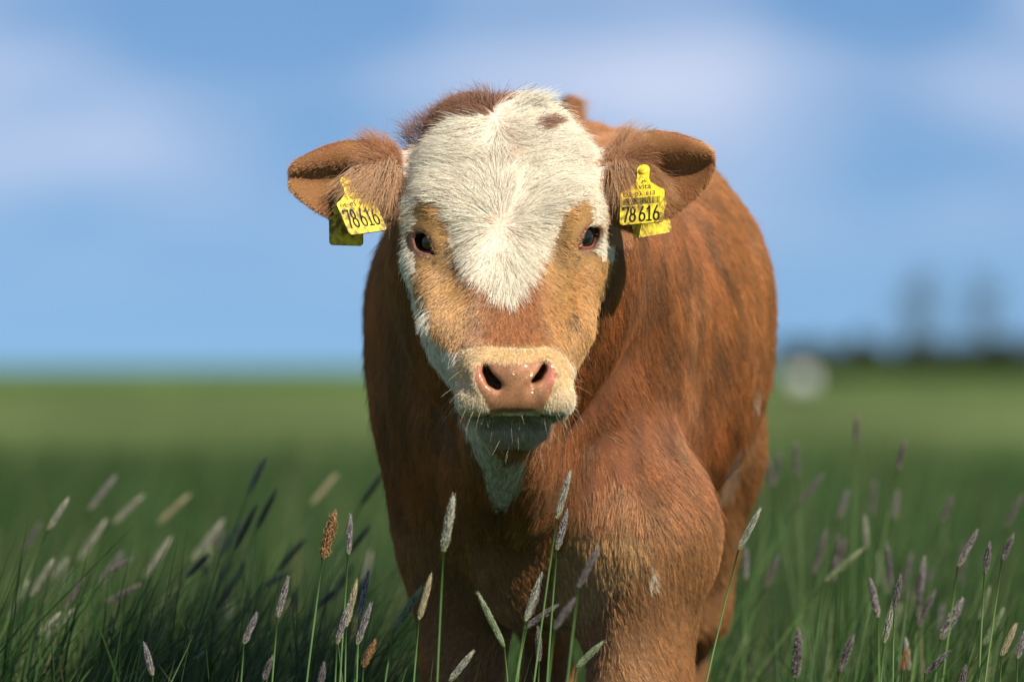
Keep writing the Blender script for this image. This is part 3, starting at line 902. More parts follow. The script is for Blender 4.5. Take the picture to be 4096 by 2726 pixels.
def uv_ball(r, nu=28, nv=18, bulge=0.0):
    vs = [(0, 0, r + bulge)]
    for i in range(1, nv):
        th = math.pi * i / nv
        for j in range(nu):
            ph = 2 * math.pi * j / nu
            rr = r + bulge * max(0, 1 - (th / .75) ** 2)
            vs.append((rr * math.sin(th) * math.cos(ph), rr * math.sin(th) * math.sin(ph), rr * math.cos(th)))
    vs.append((0, 0, -r))
    fs = [(0, 1 + j, 1 + (j + 1) % nu) for j in range(nu)]
    for i in range(nv - 2):
        a = 1 + i * nu
        fs += [(a + j, a + nu + j, a + nu + (j + 1) % nu, a + (j + 1) % nu) for j in range(nu)]
    last = len(vs) - 1; a = 1 + (nv - 2) * nu
    fs += [(last, a + (j + 1) % nu, a + j) for j in range(nu)]
    return vs, fs

lash_P, lash_D, lash_L = [], [], []
for E in EYE:
    vs, fs = uv_ball(.0192, bulge=.0008)
    E['c'] = E['c'] + E['n'] * .0036
    o = mesh_obj('eyeball', vs, fs, m_eye)
    q = Vector(E['n']).to_track_quat('Z', 'Y')
    o.rotation_euler = q.to_euler(); o.location = E['c']
    to_calf(o)
    # rims of the lids follow the almond opening, lying on the ball
    def rim(ph, grow_=0.0):
        a, bb = .0163 + grow_, .0113 + grow_
        s = np.cos(ph) * a + .001; t = np.sin(ph) * bb * (1 - .25 * np.cos(ph))
        p = E['h'] * s + E['up'] * t
        r2 = (.0199) ** 2 - s * s - t * t
        return E['c'] + p + E['n'] * math.sqrt(max(r2, 1e-8))
    up_ph = np.linspace(R(-6), R(186), 22); lo_ph = np.linspace(R(186), R(354), 22)
    for nm, ph, rad, mt in (('upper_eyelid', up_ph, .0019, m_lid), ('lower_eyelid', lo_ph, .0016, m_pink)):
        pts = [rim(p) for p in ph]
        rr = rad * (.55 + .45 * np.sin(np.linspace(0, np.pi, len(pts))))
        vs, fs = tube(pts, rr, 8)
        to_calf(mesh_obj(nm, vs, fs, mt))
    # tear duct flesh in the inner corner
    vs, fs = uv_ball(1, 12, 8)
    M = np.stack([E['h'] * .0048, E['up'] * .0024, E['n'] * .0036])
    ctr = E['c'] + E['h'] * .0160 - E['up'] * .0012 + E['n'] * .0098
    to_calf(mesh_obj('tear_duct', np.array(vs) @ M + ctr, fs, m_pink))
    for _ in range(150):
        f = rng.random()
        ph = R(112 + 62 * f)
        p = rim(ph, .0008 + .0022 * rng.random())
        d = np.array([E['sx'] * (.75 + .25 * f), -.38, .16 - .22 * f]) + rng.normal(size=3) * .13
        lash_P.append(p); lash_D.append(d / np.linalg.norm(d)); lash_L.append((.010 + .013 * f) * (.6 + .6 * rng.random()))

def strands(name, P, D, L, width, color, bend=(0, 0, -.25), segs=5, tuft=None):
    P, D, L = np.array(P), np.array(D), np.array(L); n = len(P)
    t = np.linspace(0, 1, segs + 1)[None, :, None]
    pts = P[:, None] + D[:, None] * (L[:, None, None] * t) + np.asarray(bend)[None, None] * (L[:, None, None] * t * t) + rng.normal(size=(n, 1, 3)) * (L[:, None, None] * .12) * t * t
    hc = bpy.data.hair_curves.new(name); hc.add_curves([segs + 1] * n)
    hc.attributes['position'].data.foreach_set('vector', pts.astype(np.float32).ravel())
    ra = hc.attributes.get('radius') or hc.attributes.new('radius', 'FLOAT', 'POINT')
    ra.data.foreach_set('value', (np.broadcast_to(width, n)[:, None] * .5 * (1 - .7 * t[:, :, 0])).astype(np.float32).ravel())
    c = hc.attributes.new('hair_color', 'FLOAT_COLOR', 'CURVE')
    col = np.broadcast_to(color, (n, 3)) * (.75 + .5 * rng.random((n, 1)))
    c.data.foreach_set('color', np.concatenate([np.clip(col, 0, .95), np.ones((n, 1))], 1).astype(np.float32).ravel())
    hc.materials.append(M_FUR)
    return to_calf(link(bpy.data.objects.new(name, hc)))
strands('eyelashes', lash_P, lash_D, lash_L, .00048, (.58, .25, .06), (0, -.05, -.18))

# whiskers around the lips and chin
wp, wd_, wL = [], [], []
cand = np.where(t_head & (TC[:, 1] < 4.50) & (facing > -.2) & ~t_pad)[0]
cw = np.where((tpv[cand] > 386), 1.0, .0) * (np.abs(tpu[cand] - 515) > 26) + (tpv[cand] > 412) * 1.2
cw += ((tpv[cand] > 350) & (np.abs(tpu[cand] - 515) > 48)) * .5
pick = rng.choice(cand, 125, p=cw * area[cand] / (cw * area[cand]).sum())
for i in pick:
    side_ = np.sign(tpu[i] - 515)
    d = TN[i] * .9 + np.array([side_ * .35, -.1, -.75]) + rng.normal(size=3) * .25
    wp.append(TC[i]); wd_.append(d / np.linalg.norm(d)); wL.append(.008 + .020 * rng.random() ** 1.6)
strands('whiskers', wp, wd_, wL, .00028, (.66, .54, .36), (0, 0, -.2))

# long hair hanging out of the ears, crest tuft on the poll
def tuft(name, centre, spread, dirs, jit, L, n, width, color, bend):
    c = np.array(centre); P = c + rng.normal(size=(n, 3)) * np.array(spread)
    D = np.array(dirs) + rng.normal(size=(n, 3)) * jit
    D /= np.linalg.norm(D, axis=1)[:, None]
    return P, D, L * (.55 + .6 * rng.random(n))
for u0, v0, sx in ((396, 172, -1), (612, 172, 1)):
    Ps, Ds, Ls = [], [], []
    for k in range(13):
        f = k / 12.0
        p = W(u0 + sx * (2 + 34 * f), v0 - 6 + 10 * f * (1 - f) + 4 * f, 4.562 + .006 * f)
        a_, d_, l_ = tuft('', p, (.0035, .003, .0045), (sx * (.22 + .62 * f), -.55, -.95 + .35 * f), .18, (.050 - .012 * f), 95, 0, 0, 0)
        Ps.append(a_); Ds.append(d_); Ls.append(l_)
    strands('ear_tuft', np.concatenate(Ps), np.concatenate(Ds), np.concatenate(Ls), .00040, (.46, .23, .08), (sx * .05, .06, -.18))
Ps, Ds, Ls = [], [], []
for k in range(34):                                   # spiky brown crest along the viewer's left of the poll
    f = rng.random()
    p = W(409 + 80 * f, 146 - 46 * f ** .62 + rng.normal() * 2, 4.60 - .012 * f)
    a_, d_, l_ = tuft('', p, (.005, .006, .004), (-.55 + .55 * f, .05, .55 + .5 * f), .25, (.013 + .007 * rng.random()) * (1.15 - .3 * f), 50, 0, 0, 0)
    Ps.append(a_); Ds.append(d_); Ls.append(l_)
strands('poll_crest', np.concatenate(Ps), np.concatenate(Ds), np.concatenate(Ls), .00036, C_DEEP * 1.25, (-.1, 0, -.05))
Ps, Ds, Ls = [], [], []
for k in range(7):
    a_, d_, l_ = tuft('', W(520 + 4 * k, 101 - .4 * k, 4.578), (.004, .004, .003), (.75, .05, .72 - .06 * k), .16, .018, 36, 0, 0, 0)
    Ps.append(a_); Ds.append(d_); Ls.append(l_)
strands('white_crest', np.concatenate(Ps), np.concatenate(Ds), np.concatenate(Ls), .00038, C_WHITE, (.1, 0, -.15))

# ------------------------------------------------------------------ ear tags
m_tag, nt, b = material('tag_plastic')
N_, L_ = nt.nodes.new, nt.links.new
tc = N_('ShaderNodeTexCoord')
n1 = N_('ShaderNodeTexNoise'); n1.inputs['Scale'].default_value = 190; n1.inputs['Detail'].default_value = 6; n1.inputs['Roughness'].default_value = .65
n2 = N_('ShaderNodeTexNoise'); n2.inputs['Scale'].default_value = 45; n2.inputs['Detail'].default_value = 2
L_(tc.outputs['Object'], n1.inputs['Vector']); L_(tc.outputs['Object'], n2.inputs['Vector'])
sep = N_('ShaderNodeSeparateXYZ'); L_(tc.outputs['Object'], sep.inputs[0])
low = N_('ShaderNodeMapRange'); low.inputs['From Min'].default_value = -.040; low.inputs['From Max'].default_value = -.022; low.inputs['To Min'].default_value = .13; low.inputs['To Max'].default_value = .0
L_(sep.outputs['Z'], low.inputs['Value'])
mul = N_('ShaderNodeMath'); mul.operation = 'MULTIPLY'; L_(n1.outputs['Fac'], mul.inputs[0]); L_(n2.outputs['Fac'], mul.inputs[1])
ad = N_('ShaderNodeMath'); ad.operation = 'ADD'; L_(mul.outputs[0], ad.inputs[0]); L_(low.outputs['Result'], ad.inputs[1])
rp = N_('ShaderNodeValToRGB'); rp.color_ramp.elements[0].position = .30; rp.color_ramp.elements[1].position = .44
rp.color_ramp.elements[0].color = (.80, .62, .030, 1); rp.color_ramp.elements[1].color = (.20, .13, .03, 1)
L_(ad.outputs[0], rp.inputs['Fac']); L_(rp.outputs['Color'], b.inputs['Base Color'])
b.inputs['Roughness'].default_value = .42
m_ink, _, b = simple_mat('tag_print', (.022, .024, .016), .6, .2)
DIG = {'7': [[(0, .86), (0, 1), (1, 1), (.72, .55), (.42, 0)]], '1': [[(.12, .78), (.52, 1), (.52, 0)], [(.14, 0), (.90, 0)]]}
def ell_(cx, cy, rx, ry, a0=0, a1=360, n=18):
    return [(cx + rx * math.cos(R(a)), cy + ry * math.sin(R(a))) for a in np.linspace(a0, a1, n)]
DIG['8'] = [ell_(.5, .75, .36, .25), ell_(.5, .26, .46, .26)]
DIG['6'] = [ell_(.5, .27, .46, .27), [(.06, .36), (.22, .62), (.62, 1)]]

def strokes(text, x0, y0, w, h, gap, thick):
    """flat printed numerals in tag coordinates (x right, z up); y is the face of the plate"""
    vs, fs = [], []
    cx = x0
    for ch in text:
        if ch == ' ':
            cx += w * .42; continue
        for pl in DIG[ch]:
            p = np.array([(cx + a * w, y0 + c * h) for a, c in pl])
            for i in range(len(p) - 1):
                d = p[i + 1] - p[i]; l = np.hypot(*d) + 1e-9; d /= l
                nrm = np.array([-d[1], d[0]]) * thick * .5
                e = d * thick * .32
                k = len(vs)
                for q in (p[i] - e + nrm, p[i] - e - nrm, p[i + 1] + e - nrm, p[i + 1] + e + nrm):
                    vs.append((q[0], -.00105, q[1]))
                fs.append((k, k + 1, k + 2, k + 3))
        cx += w + gap
    return vs, fs

def plate(w, h, neck_w, neck_h, r=.004, th=.0016):
    """outline of a flag tag, hung from a button at the origin; plate goes from z=-neck_h down"""
    o = []
    def arc(cx, cz, rr, a0, a1, n=5):
        for a in np.linspace(R(a0), R(a1), n): o.append((cx + rr * math.cos(a), cz + rr * math.sin(a)))
    arc(0, 0, neck_w * .5, 20, 160, 9)
    o += [(-neck_w * .44, -neck_h * .35), (-neck_w * .55, -neck_h * .62), (-w * .36, -neck_h * .93)]
    arc(-w * .5 + r, -neck_h - r, r, 120, 180, 4)
    arc(-w * .5 + r, -neck_h - h + r, r, 180, 270)
    arc(w * .5 - r, -neck_h - h + r, r, 270, 360)
    arc(w * .5 - r, -neck_h - r, r, 0, 60, 4)
    o += [(w * .36, -neck_h * .93), (neck_w * .55, -neck_h * .62), (neck_w * .44, -neck_h * .35)]
    n = len(o); cz = -neck_h - h * .4
    bow = lambda x: .0014 * (x / (w * .5)) ** 2
    vs = [(x, -th * .5 + 0 * bow(x), z) for x, z in o] + [(x, th * .5, z) for x, z in o]
    fs = [tuple(range(n - 1, -1, -1)), tuple(range(n, 2 * n))] + [(i, (i + 1) % n, n + (i + 1) % n, n + i) for i in range(n)]
    return vs, [f[::-1] for f in fs]

def frame(w_px, h_px, y):
    """rotation whose x axis runs along the printed line and z axis up the tag, from the photo's edge directions (right, down) plus depth"""
    wv = np.array([w_px[0], w_px[2], -w_px[1]], float); hv = np.array([h_px[0], h_px[2], -h_px[1]], float)
    lw, lh = np.linalg.norm(wv), np.linalg.norm(hv)
    ex = wv / lw; ez = -hv / lh
    ez = ez - ex * (ex @ ez); ez /= np.linalg.norm(ez)
    ey = np.cross(ez, ex)
    return np.stack([ex, ey, ez], 1), lw * (y - CAM_Y) / FPX, lh * (y - CAM_Y) / FPX

def text_obj(name, body, x, z, size, parent, sx=1.0, align='LEFT', y=-.00112):
    cu = bpy.data.curves.new(name, 'FONT'); cu.body = body; cu.size = size; cu.align_x = align
    tmp = bpy.data.objects.new(name + '_type', cu); COL.objects.link(tmp)
    dg = bpy.context.evaluated_depsgraph_get()
    me = bpy.data.meshes.new_from_object(tmp.evaluated_get(dg))
    bpy.data.objects.remove(tmp); bpy.data.curves.remove(cu)
    me.materials.clear(); me.materials.append(m_ink)
    o = link(bpy.data.objects.new(name, me), parent)
    o.rotation_euler = (R(90), 0, 0); o.location = (x, y, z); o.scale = (sx, 1, 1)
    return o

def ear_tag(label, hang, y, w_px, h_px, back_off, bw_px, bh_px, barcode):
    M3, tw, thh = frame(w_px, h_px, y)
    root = empty('ear_tag', W(*hang, y))
    tag(root, label, 'ear tag', 'yellow ear tags')
    root.rotation_euler = Matrix([list(r) for r in M3]).to_euler()
    neck_h = .0235
    vs, fs = plate(tw, thh, .0145, neck_h)
    f = mesh_obj('front_plate', vs, fs, m_tag, root, smooth=False)
    zb = -neck_h - thh
    hh = thh * .46 if barcode else thh * .56
    z0 = zb + thh * (.075 if barcode else .20)
    dw = tw * .132
    vs, fs = strokes('78 616', -tw * .5 + tw * .065, z0, dw, hh * .92, tw * .030, tw * .043)
    mesh_obj('number', vs, fs, m_ink, f, smooth=False)
    zt = zb + thh * (.82 if barcode else .82)
    text_obj('lettering', 'DE  03  613', -tw * .5 + tw * .06, zt, tw * .155, f, .98)
    text_obj('lettering', 'vita', -tw * .10, zt + thh * .20, tw * .20, f, 1.05)
    # little leaf mark over the name
    vs, fs = [], []
    for a in (20, 75, 130, 190):
        c, s = math.cos(R(a)), math.sin(R(a)); k = len(vs)
        for l, wd in ((.0006, 0), (.0018, .0008), (.0032, 0), (.0018, -.0008)):
            vs.append((tw * .02 + c * l - s * wd, -.00105, zt + thh * .40 + s * l + c * wd))
        fs.append((k, k + 3, k + 2, k + 1))
    mesh_obj('leaf_mark', vs, [f_[::-1] for f_ in fs], m_ink, f, smooth=False)
    if barcode:
        vs, fs = [], []
        rr = random.Random(5); x = -tw * .5 + tw * .07
        while x < tw * .40:
            bw = tw * rr.choice((.006, .006, .011, .016)); k = len(vs)
            vs += [(x, -.00105, zb + thh * .57), (x + bw, -.00105, zb + thh * .57), (x + bw, -.00105, zb + thh * .77), (x, -.00105, zb + thh * .77)]
            fs.append((k, k + 1, k + 2, k + 3)); x += bw + tw * rr.choice((.006, .009, .014))
        mesh_obj('barcode', vs, fs, m_ink, f, smooth=False)
    # button and pin through the ear
    prof = [(0, -.0030), (.0042, -.0028), (.0050, -.0012), (.0050, .0006)]
    vs = []; ns = 16
    for r_, yy in prof:
        for j in range(ns): vs.append((r_ * math.cos(2 * math.pi * j / ns), yy, r_ * math.sin(2 * math.pi * j / ns)))
    fs = [(i * ns + j, i * ns + (j + 1) % ns, (i + 1) * ns + (j + 1) % ns, (i + 1) * ns + j) for i in range(len(prof) - 1) for j in range(ns)]
    mesh_obj('button', vs, fs, m_tag, root)
    vs, fs = tube([(0, -.001, 0), (0, .03, 0)], .0026, 10)
    mesh_obj('pin', vs, fs, m_tag, root)
    M2, bw, bh = frame(bw_px, bh_px, y)
    vs, fs = plate(bw, bh, .012, neck_h)
    bk = mesh_obj('back_plate', vs, fs, m_tag, root, smooth=False)
    L2 = Matrix([list(r) for r in M3]).transposed() @ Matrix([list(r) for r in M2])
    bk.rotation_euler = L2.to_euler()
    bk.location = Matrix([list(r) for r in M3]).transposed() @ Vector(back_off)
    return root
ear_tag('yellow ear tag 78 616 without barcode, in the ear at the left of the photo', (346.5, 182), 4.557, (37, -5.6, 19), (14, 33, -19), (-.0015, .020, -.0085), (34, 1, 6), (9, 33, -8), False)
ear_tag('yellow ear tag 78 616 with barcode, in the ear at the right of the photo', (643.5, 170.5), 4.554, (43.4, -3.5, -10), (-3.2, 34, -18), (-.0010, .022, -.0080), (38, -6.5, 4), (0, 36, -8), True)
# ------------------------------------------------------------------ the meadow
def grad(t, stops):
    k = np.array([s[0] for s in stops]); c = np.array([s[1] for s in stops])
    return np.stack([np.interp(t, k, c[:, j]) for j in range(3)], 1)

gx = np.concatenate([[-2500, -600, -150], np.linspace(-40, 40, 33), [150, 600, 2500]])
gy = np.concatenate([[-60, -10], np.linspace(0, 60, 25), [90, 150, 300, 700, 2000, 4500]])
GX, GY = np.meshgrid(gx, gy, indexing='ij')
GV = np.stack([GX, GY, 0.03 * np.sin(GX * .35 + GY * .21) * (np.abs(GX) < 60) * (GY > 12) * (GY < 80) * .0], -1).reshape(-1, 3)
ny_ = len(gy)
GQ = np.array([(i * ny_ + j, (i + 1) * ny_ + j, (i + 1) * ny_ + j + 1, i * ny_ + j + 1) for i in range(len(gx) - 1) for j in range(ny_ - 1)])
me = fast_mesh('ground', GV, GQ)
m, nt, b = material('meadow_ground')
N_, L_ = nt.nodes.new, nt.links.new
tc = N_('ShaderNodeTexCoord')
mp1 = N_('ShaderNodeMapping'); mp1.inputs['Scale'].default_value = (.020, .012, 1)
L_(tc.outputs['Object'], mp1.inputs['Vector'])
n1 = N_('ShaderNodeTexNoise'); n1.inputs['Scale'].default_value = 1; n1.inputs['Detail'].default_value = 5; L_(mp1.outputs['Vector'], n1.inputs['Vector'])
n2 = N_('ShaderNodeTexNoise'); n2.inputs['Scale'].default_value = 1.6; n2.inputs['Detail'].default_value = 6; L_(tc.outputs['Object'], n2.inputs['Vector'])
sep = N_('ShaderNodeSeparateXYZ'); L_(tc.outputs['Object'], sep.inputs[0])
# a strip of ripening, browner grass runs across the meadow some 40 to 130 m off
band = N_('ShaderNodeValToRGB')
mr = N_('ShaderNodeMapRange'); mr.inputs['From Min'].default_value = 0; mr.inputs['From Max'].default_value = 400
wob = N_('ShaderNodeMath'); wob.operation = 'MULTIPLY_ADD'; wob.inputs[1].default_value = 50; L_(n1.outputs['Fac'], wob.inputs[0]); L_(sep.outputs['Y'], wob.inputs[2])
L_(wob.outputs[0], mr.inputs['Value']); L_(mr.outputs['Result'], band.inputs['Fac'])
el = band.color_ramp.elements
el[0].position = .10; el[0].color = (0, 0, 0, 1)
el[1].position = .95; el[1].color = (0, 0, 0, 1)
e = el.new(.30); e.color = (.48, .48, .48, 1)
e = el.new(.58); e.color = (.42, .42, .42, 1)
cg = N_('ShaderNodeMix'); cg.data_type = 'RGBA'; cg.inputs[6].default_value = (.058, .112, .032, 1); cg.inputs[7].default_value = (.092, .155, .048, 1)
L_(n2.outputs['Fac'], cg.inputs['Factor'])
cb = N_('ShaderNodeMix'); cb.data_type = 'RGBA'; cb.inputs[7].default_value = (.112, .120, .060, 1)
L_(cg.outputs[2], cb.inputs[6]); L_(band.outputs['Color'], cb.inputs['Factor'])
n3 = N_('ShaderNodeTexNoise'); n3.inputs['Scale'].default_value = 1; n3.inputs['Detail'].default_value = 4
mp3 = N_('ShaderNodeMapping'); mp3.inputs['Scale'].default_value = (.22, .035, 1); L_(tc.outputs['Object'], mp3.inputs['Vector']); L_(mp3.outputs['Vector'], n3.inputs['Vector'])
mr3 = N_('ShaderNodeMapRange'); mr3.inputs['From Min'].default_value = .3; mr3.inputs['From Max'].default_value = .7; mr3.inputs['To Min'].default_value = .5; mr3.inputs['To Max'].default_value = 1.5
L_(n3.outputs['Fac'], mr3.inputs['Value'])
sc3 = N_('ShaderNodeVectorMath'); sc3.operation = 'SCALE'; L_(cb.outputs[2], sc3.inputs[0]); L_(mr3.outputs['Result'], sc3.inputs['Scale'])
L_(sc3.outputs['Vector'], b.inputs['Base Color'])
b.inputs['Roughness'].default_value = 1.0; b.inputs['Specular IOR Level'].default_value = 0.0
me.materials.append(m)
tag(link(bpy.data.objects.new('ground', me)), kind='structure')

# ---- grass blades, too many to count
def leaf_material(name, col_attr, trans=.35):
    m = bpy.data.materials.new(name); m.use_nodes = True
    nt = m.node_tree; nt.nodes.clear(); N = nt.nodes.new; L = nt.links.new
    out = N('ShaderNodeOutputMaterial'); at = N('ShaderNodeAttribute'); at.attribute_name = col_attr
    b = N('ShaderNodeBsdfPrincipled'); b.inputs['Roughness'].default_value = .5; b.inputs['Specular IOR Level'].default_value = .25
    t = N('ShaderNodeBsdfTranslucent'); mx = N('ShaderNodeMixShader'); mx.inputs[0].default_value = trans
    L(at.outputs['Color'], b.inputs['Base Color']); L(at.outputs['Color'], t.inputs['Color'])
    L(b.outputs[0], mx.inputs[1]); L(t.outputs[0], mx.inputs[2]); L(mx.outputs[0], out.inputs['Surface'])
    return m
m_blade = leaf_material('grass_blade', 'blade_color')

def blades(name, base, height, width, lean_dir, lean, color, segs=4):
    n = len(base)
    t = np.linspace(0, 1, segs + 1)
    ph = rng.random(n) * 2 * np.pi
    side = np.stack([np.cos(ph), np.sin(ph), np.zeros(n)], 1)
    h = height[:, None]; lean = lean[:, None]
    c = np.zeros((n, segs + 1, 3))
    c[:, :, 2] = h * (t - .22 * lean * t ** 3)
    off = h * lean * (t ** 2)
    c[:, :, 0] = off * lean_dir[:, 0:1]; c[:, :, 1] = off * lean_dir[:, 1:2]
    c += base[:, None]
    wv = width[:, None] * np.array([.75, 1, .85, .5, .04])[None] if segs == 4 else width[:, None] * (1 - t[None])
    Lp = c - side[:, None] * wv[:, :, None] * .5; Rp = c + side[:, None] * wv[:, :, None] * .5
    V_ = np.stack([Lp, Rp], 2).reshape(-1, 3)
    k = np.arange(n)[:, None] * (2 * (segs + 1)); i = np.arange(segs)[None] * 2
    a = (k + i)[..., None]
    Q_ = np.concatenate([a, a + 1, a + 3, a + 2], -1).reshape(-1, 4)
    me = fast_mesh(name, V_, Q_)
    at = me.attributes.new('blade_color', 'FLOAT_COLOR', 'POINT')
    cc = np.repeat(color, 2 * (segs + 1), 0)
    at.data.foreach_set('color', np.concatenate([cc, np.ones((len(cc), 1))], 1).astype(np.float32).ravel())
    me.materials.append(m_blade)
    return link(bpy.data.objects.new(name, me))

def field(n, y0, y1, power, spread, hmin, hmax):
    r = rng.random(n)
    y = (y0 ** power + r * (y1 ** power - y0 ** power)) ** (1 / power)
    x = (rng.random(n) * 2 - 1) * (spread * (y - CAM_Y))
    b = np.stack([x, y, np.zeros(n)], 1)
    h = hmin + (hmax - hmin) * rng.random(n) ** 1.3
    h *= .75 + .5 * vnoise(b, .9, 77)
    return b, h
b1, h1 = field(38000, 4.9, 9.0, 1.4, .095, .26, .54)
b2, h2 = field(22000, 9.0, 40.0, .9, .085, .25, .46)
b3, h3 = field(3800, 3.6, 4.9, 1.5, .12, .20, .37)
b4, h4 = field(420, 4.15, 4.85, 1.5, .062, .34, .45)
base = np.concatenate([b1, b2, b3, b4]); hh = np.concatenate([h1, h2, h3, h4])
# keep the calf's legs clear
keep = np.ones(len(base), bool)
for lx, ly in ((.135, 4.92), (-.05, 5.05), (.22, 5.93), (.05, 5.77)):
    keep &= np.hypot(base[:, 0] - lx, base[:, 1] - ly) > .055
# the calf has trodden the grass short where it stands
trod = (base[:, 1] > 4.60) & (base[:, 1] < 6.3) & (np.abs(base[:, 0] - .05) < .26)
hh = np.where(trod, hh * .55, hh)
base, hh = base[keep], hh[keep]
n = len(base)
ang = rng.normal(size=n) * .9 + .1
ld = np.stack([np.cos(ang), np.sin(ang)], 1)
tcol = rng.random(n)
bc = grad(tcol, [(0, (.022, .055, .014)), (.45, (.040, .092, .022)), (.85, (.068, .130, .036)), (.95, (.15, .15, .065)), (1, (.20, .18, .085))])
bc *= (.75 + .5 * vnoise(base, .55, 78))[:, None]
wid = (.0028 + .0036 * rng.random(n)) * np.where(base[:, 1] > 9, 1.9, 1.0)
o = blades('meadow_grass', base, hh, wid, ld, .12 + .55 * rng.random(n) ** 1.5, bc)
tag(o, 'dense green grass blades of the meadow around the calf', 'grass', kind='stuff')

# ---- foxtail grass: one thing per stem
def head_mesh(name, seed, awn=1.0, ragged=0.0):
    r_ = np.random.default_rng(seed)
    vs, fs, tone = [], [], []
    prof = lambda t: .5 * (np.minimum(1, 4.5 * t + .30) * np.minimum(1, (1.03 - t) * 2.6 + .10)) ** .75
    rows = 26
    for i in range(rows):
        t = (i + .5) / rows
        m_ = 11
        for j in range(m_):
            a = 2 * math.pi * (j + .5 * (i % 2) + .25 * r_.normal()) / m_
            rad = prof(t) * (.80 + .2 * r_.random()) * (1 + ragged * r_.normal() * .35)
            d = np.array([math.cos(a), math.sin(a), 0]); s = np.array([-math.sin(a), math.cos(a), 0])
            l = .075 * (.8 + .5 * r_.random()); wd = .135
            p0 = d * rad * .62 + np.array([0, 0, t - l * .4]); p2 = d * rad * 1.05 + np.array([0, 0, t + l * .75])
            pm = d * rad * 1.02 + np.array([0, 0, t + l * .1])
            k = len(vs); tn = r_.random(); tone += [tn * .5, tn, min(1, tn + .35), tn, tn]
            vs += [p0, pm - s * wd * .5, p2, pm + s * wd * .5, pm + d * .07]
            fs += [(k, k + 1, k + 4), (k + 1, k + 2, k + 4), (k + 2, k + 3, k + 4), (k + 3, k, k + 4)]
            if awn and r_.random() < .8:
                k = len(vs); al = .07 * awn * (.6 + .8 * r_.random())
                tone += [tn, tn, 1.0]
                vs += [p2 - s * .038, p2 + s * .038, p2 + d * (.16 * awn * (.5 + r_.random())) + np.array([0, 0, al])]
                fs.append((k, k + 1, k + 2))
    # core
    k = len(vs); ns = 8
    for i in range(9):
        t = i / 8.0
        for j in range(ns):
            a = 2 * math.pi * j / ns; rr = float(prof(np.array(t))) * .70
            vs.append(np.array([math.cos(a) * rr, math.sin(a) * rr, t * .98])); tone.append(.1)
    fs += [(k + i * ns + j, k + i * ns + (j + 1) % ns, k + (i + 1) * ns + (j + 1) % ns, k + (i + 1) * ns + j) for i in range(8) for j in range(ns)]
    me = bpy.data.meshes.new(name); me.from_pydata([tuple(p) for p in vs], [], fs); me.update()
    at_ = me.attributes.new('tone', 'FLOAT', 'POINT'); at_.data.foreach_set('value', np.array(tone, np.float32))
    return me

def head_material(name, base, mid, tip, speck):
    m, nt, b = material(name)
    N, L = nt.nodes.new, nt.links.new
    tc = N('ShaderNodeTexCoord'); sep = N('ShaderNodeSeparateXYZ'); L(tc.outputs['Object'], sep.inputs[0])
    rp = N('ShaderNodeValToRGB'); e = rp.color_ramp.elements
    e[0].position = 0.02; e[0].color = (*base, 1); e[1].position = .97; e[1].color = (*tip, 1)
    x = e.new(.30); x.color = (*mid, 1); x = e.new(.78); x.color = (*mid, 1)
    L(sep.outputs['Z'], rp.inputs['Fac'])
    nz = N('ShaderNodeAttribute'); nz.attribute_name = 'tone'
    r2 = N('ShaderNodeValToRGB'); r2.color_ramp.elements[0].position = .45; r2.color_ramp.elements[1].position = .9; L(nz.outputs['Fac'], r2.inputs['Fac'])
    mx = N('ShaderNodeMix'); mx.data_type = 'RGBA'; mx.inputs[7].default_value = (*speck, 1)
    dk = N('ShaderNodeMapRange'); dk.inputs['To Min'].default_value = .45; dk.inputs['To Max'].default_value = 1.15; L(nz.outputs['Fac'], dk.inputs['Value'])
    sc = N('ShaderNodeVectorMath'); sc.operation = 'SCALE'; L(rp.outputs['Color'], sc.inputs[0]); L(dk.outputs['Result'], sc.inputs['Scale'])
    L(sc.outputs['Vector'], mx.inputs[6]); L(r2.outputs['Color'], mx.inputs['Factor']); L(mx.outputs[2], b.inputs['Base Color'])
    b.inputs['Roughness'].default_value = .7; b.inputs['Specular IOR Level'].default_value = .2
    return m
HM = {
    'purple': head_material('seed_head_purple', (.30, .30, .14), (.16, .125, .150), (.26, .23, .26), (.44, .42, .38)),
    'silver': head_material('seed_head_silver', (.26, .30, .12), (.22, .235, .17), (.46, .43, .34), (.52, .51, .42)),
    'rust': head_material('seed_head_rust', (.26, .16, .08), (.27, .13, .05), (.33, .17, .08), (.42, .24, .11)),
    'tan': head_material('seed_head_tan', (.22, .28, .10), (.34, .30, .17), (.58, .46, .29), (.52, .46, .28)),
    'dark': head_material('seed_head_dark', (.16, .15, .11), (.100, .080, .088), (.15, .125, .135), (.26, .24, .22)),  # dark purple heads; on the left ones the colour carries painted shadow
    'green': head_material('seed_head_green', (.16, .26, .08), (.18, .25, .11), (.36, .40, .24), (.36, .40, .26)),
}
HMESH = {}
for k_, (sd_, aw_, rg_) in {'purple': (1, 1., .0), 'silver': (2, 1.1, .1), 'rust': (3, .5, .9), 'tan': (4, 1.2, .2), 'dark': (5, .8, .35), 'green': (6, 1., .0)}.items():
    HMESH[k_] = head_mesh('seed_head', sd_, aw_, rg_); HMESH[k_].materials.append(HM[k_])
m_stem, nt, b = material('grass_stem')
tc = nt.nodes.new('ShaderNodeTexCoord'); nz = nt.nodes.new('ShaderNodeTexNoise'); nz.inputs['Scale'].default_value = 14
nt.links.new(tc.outputs['Object'], nz.inputs['Vector'])
rp = nt.nodes.new('ShaderNodeValToRGB'); rp.color_ramp.elements[0].color = (.08, .17, .040, 1); rp.color_ramp.elements[1].color = (.16, .24, .08, 1)
rp.color_ramp.elements[0].position = .35; rp.color_ramp.elements[1].position = .7
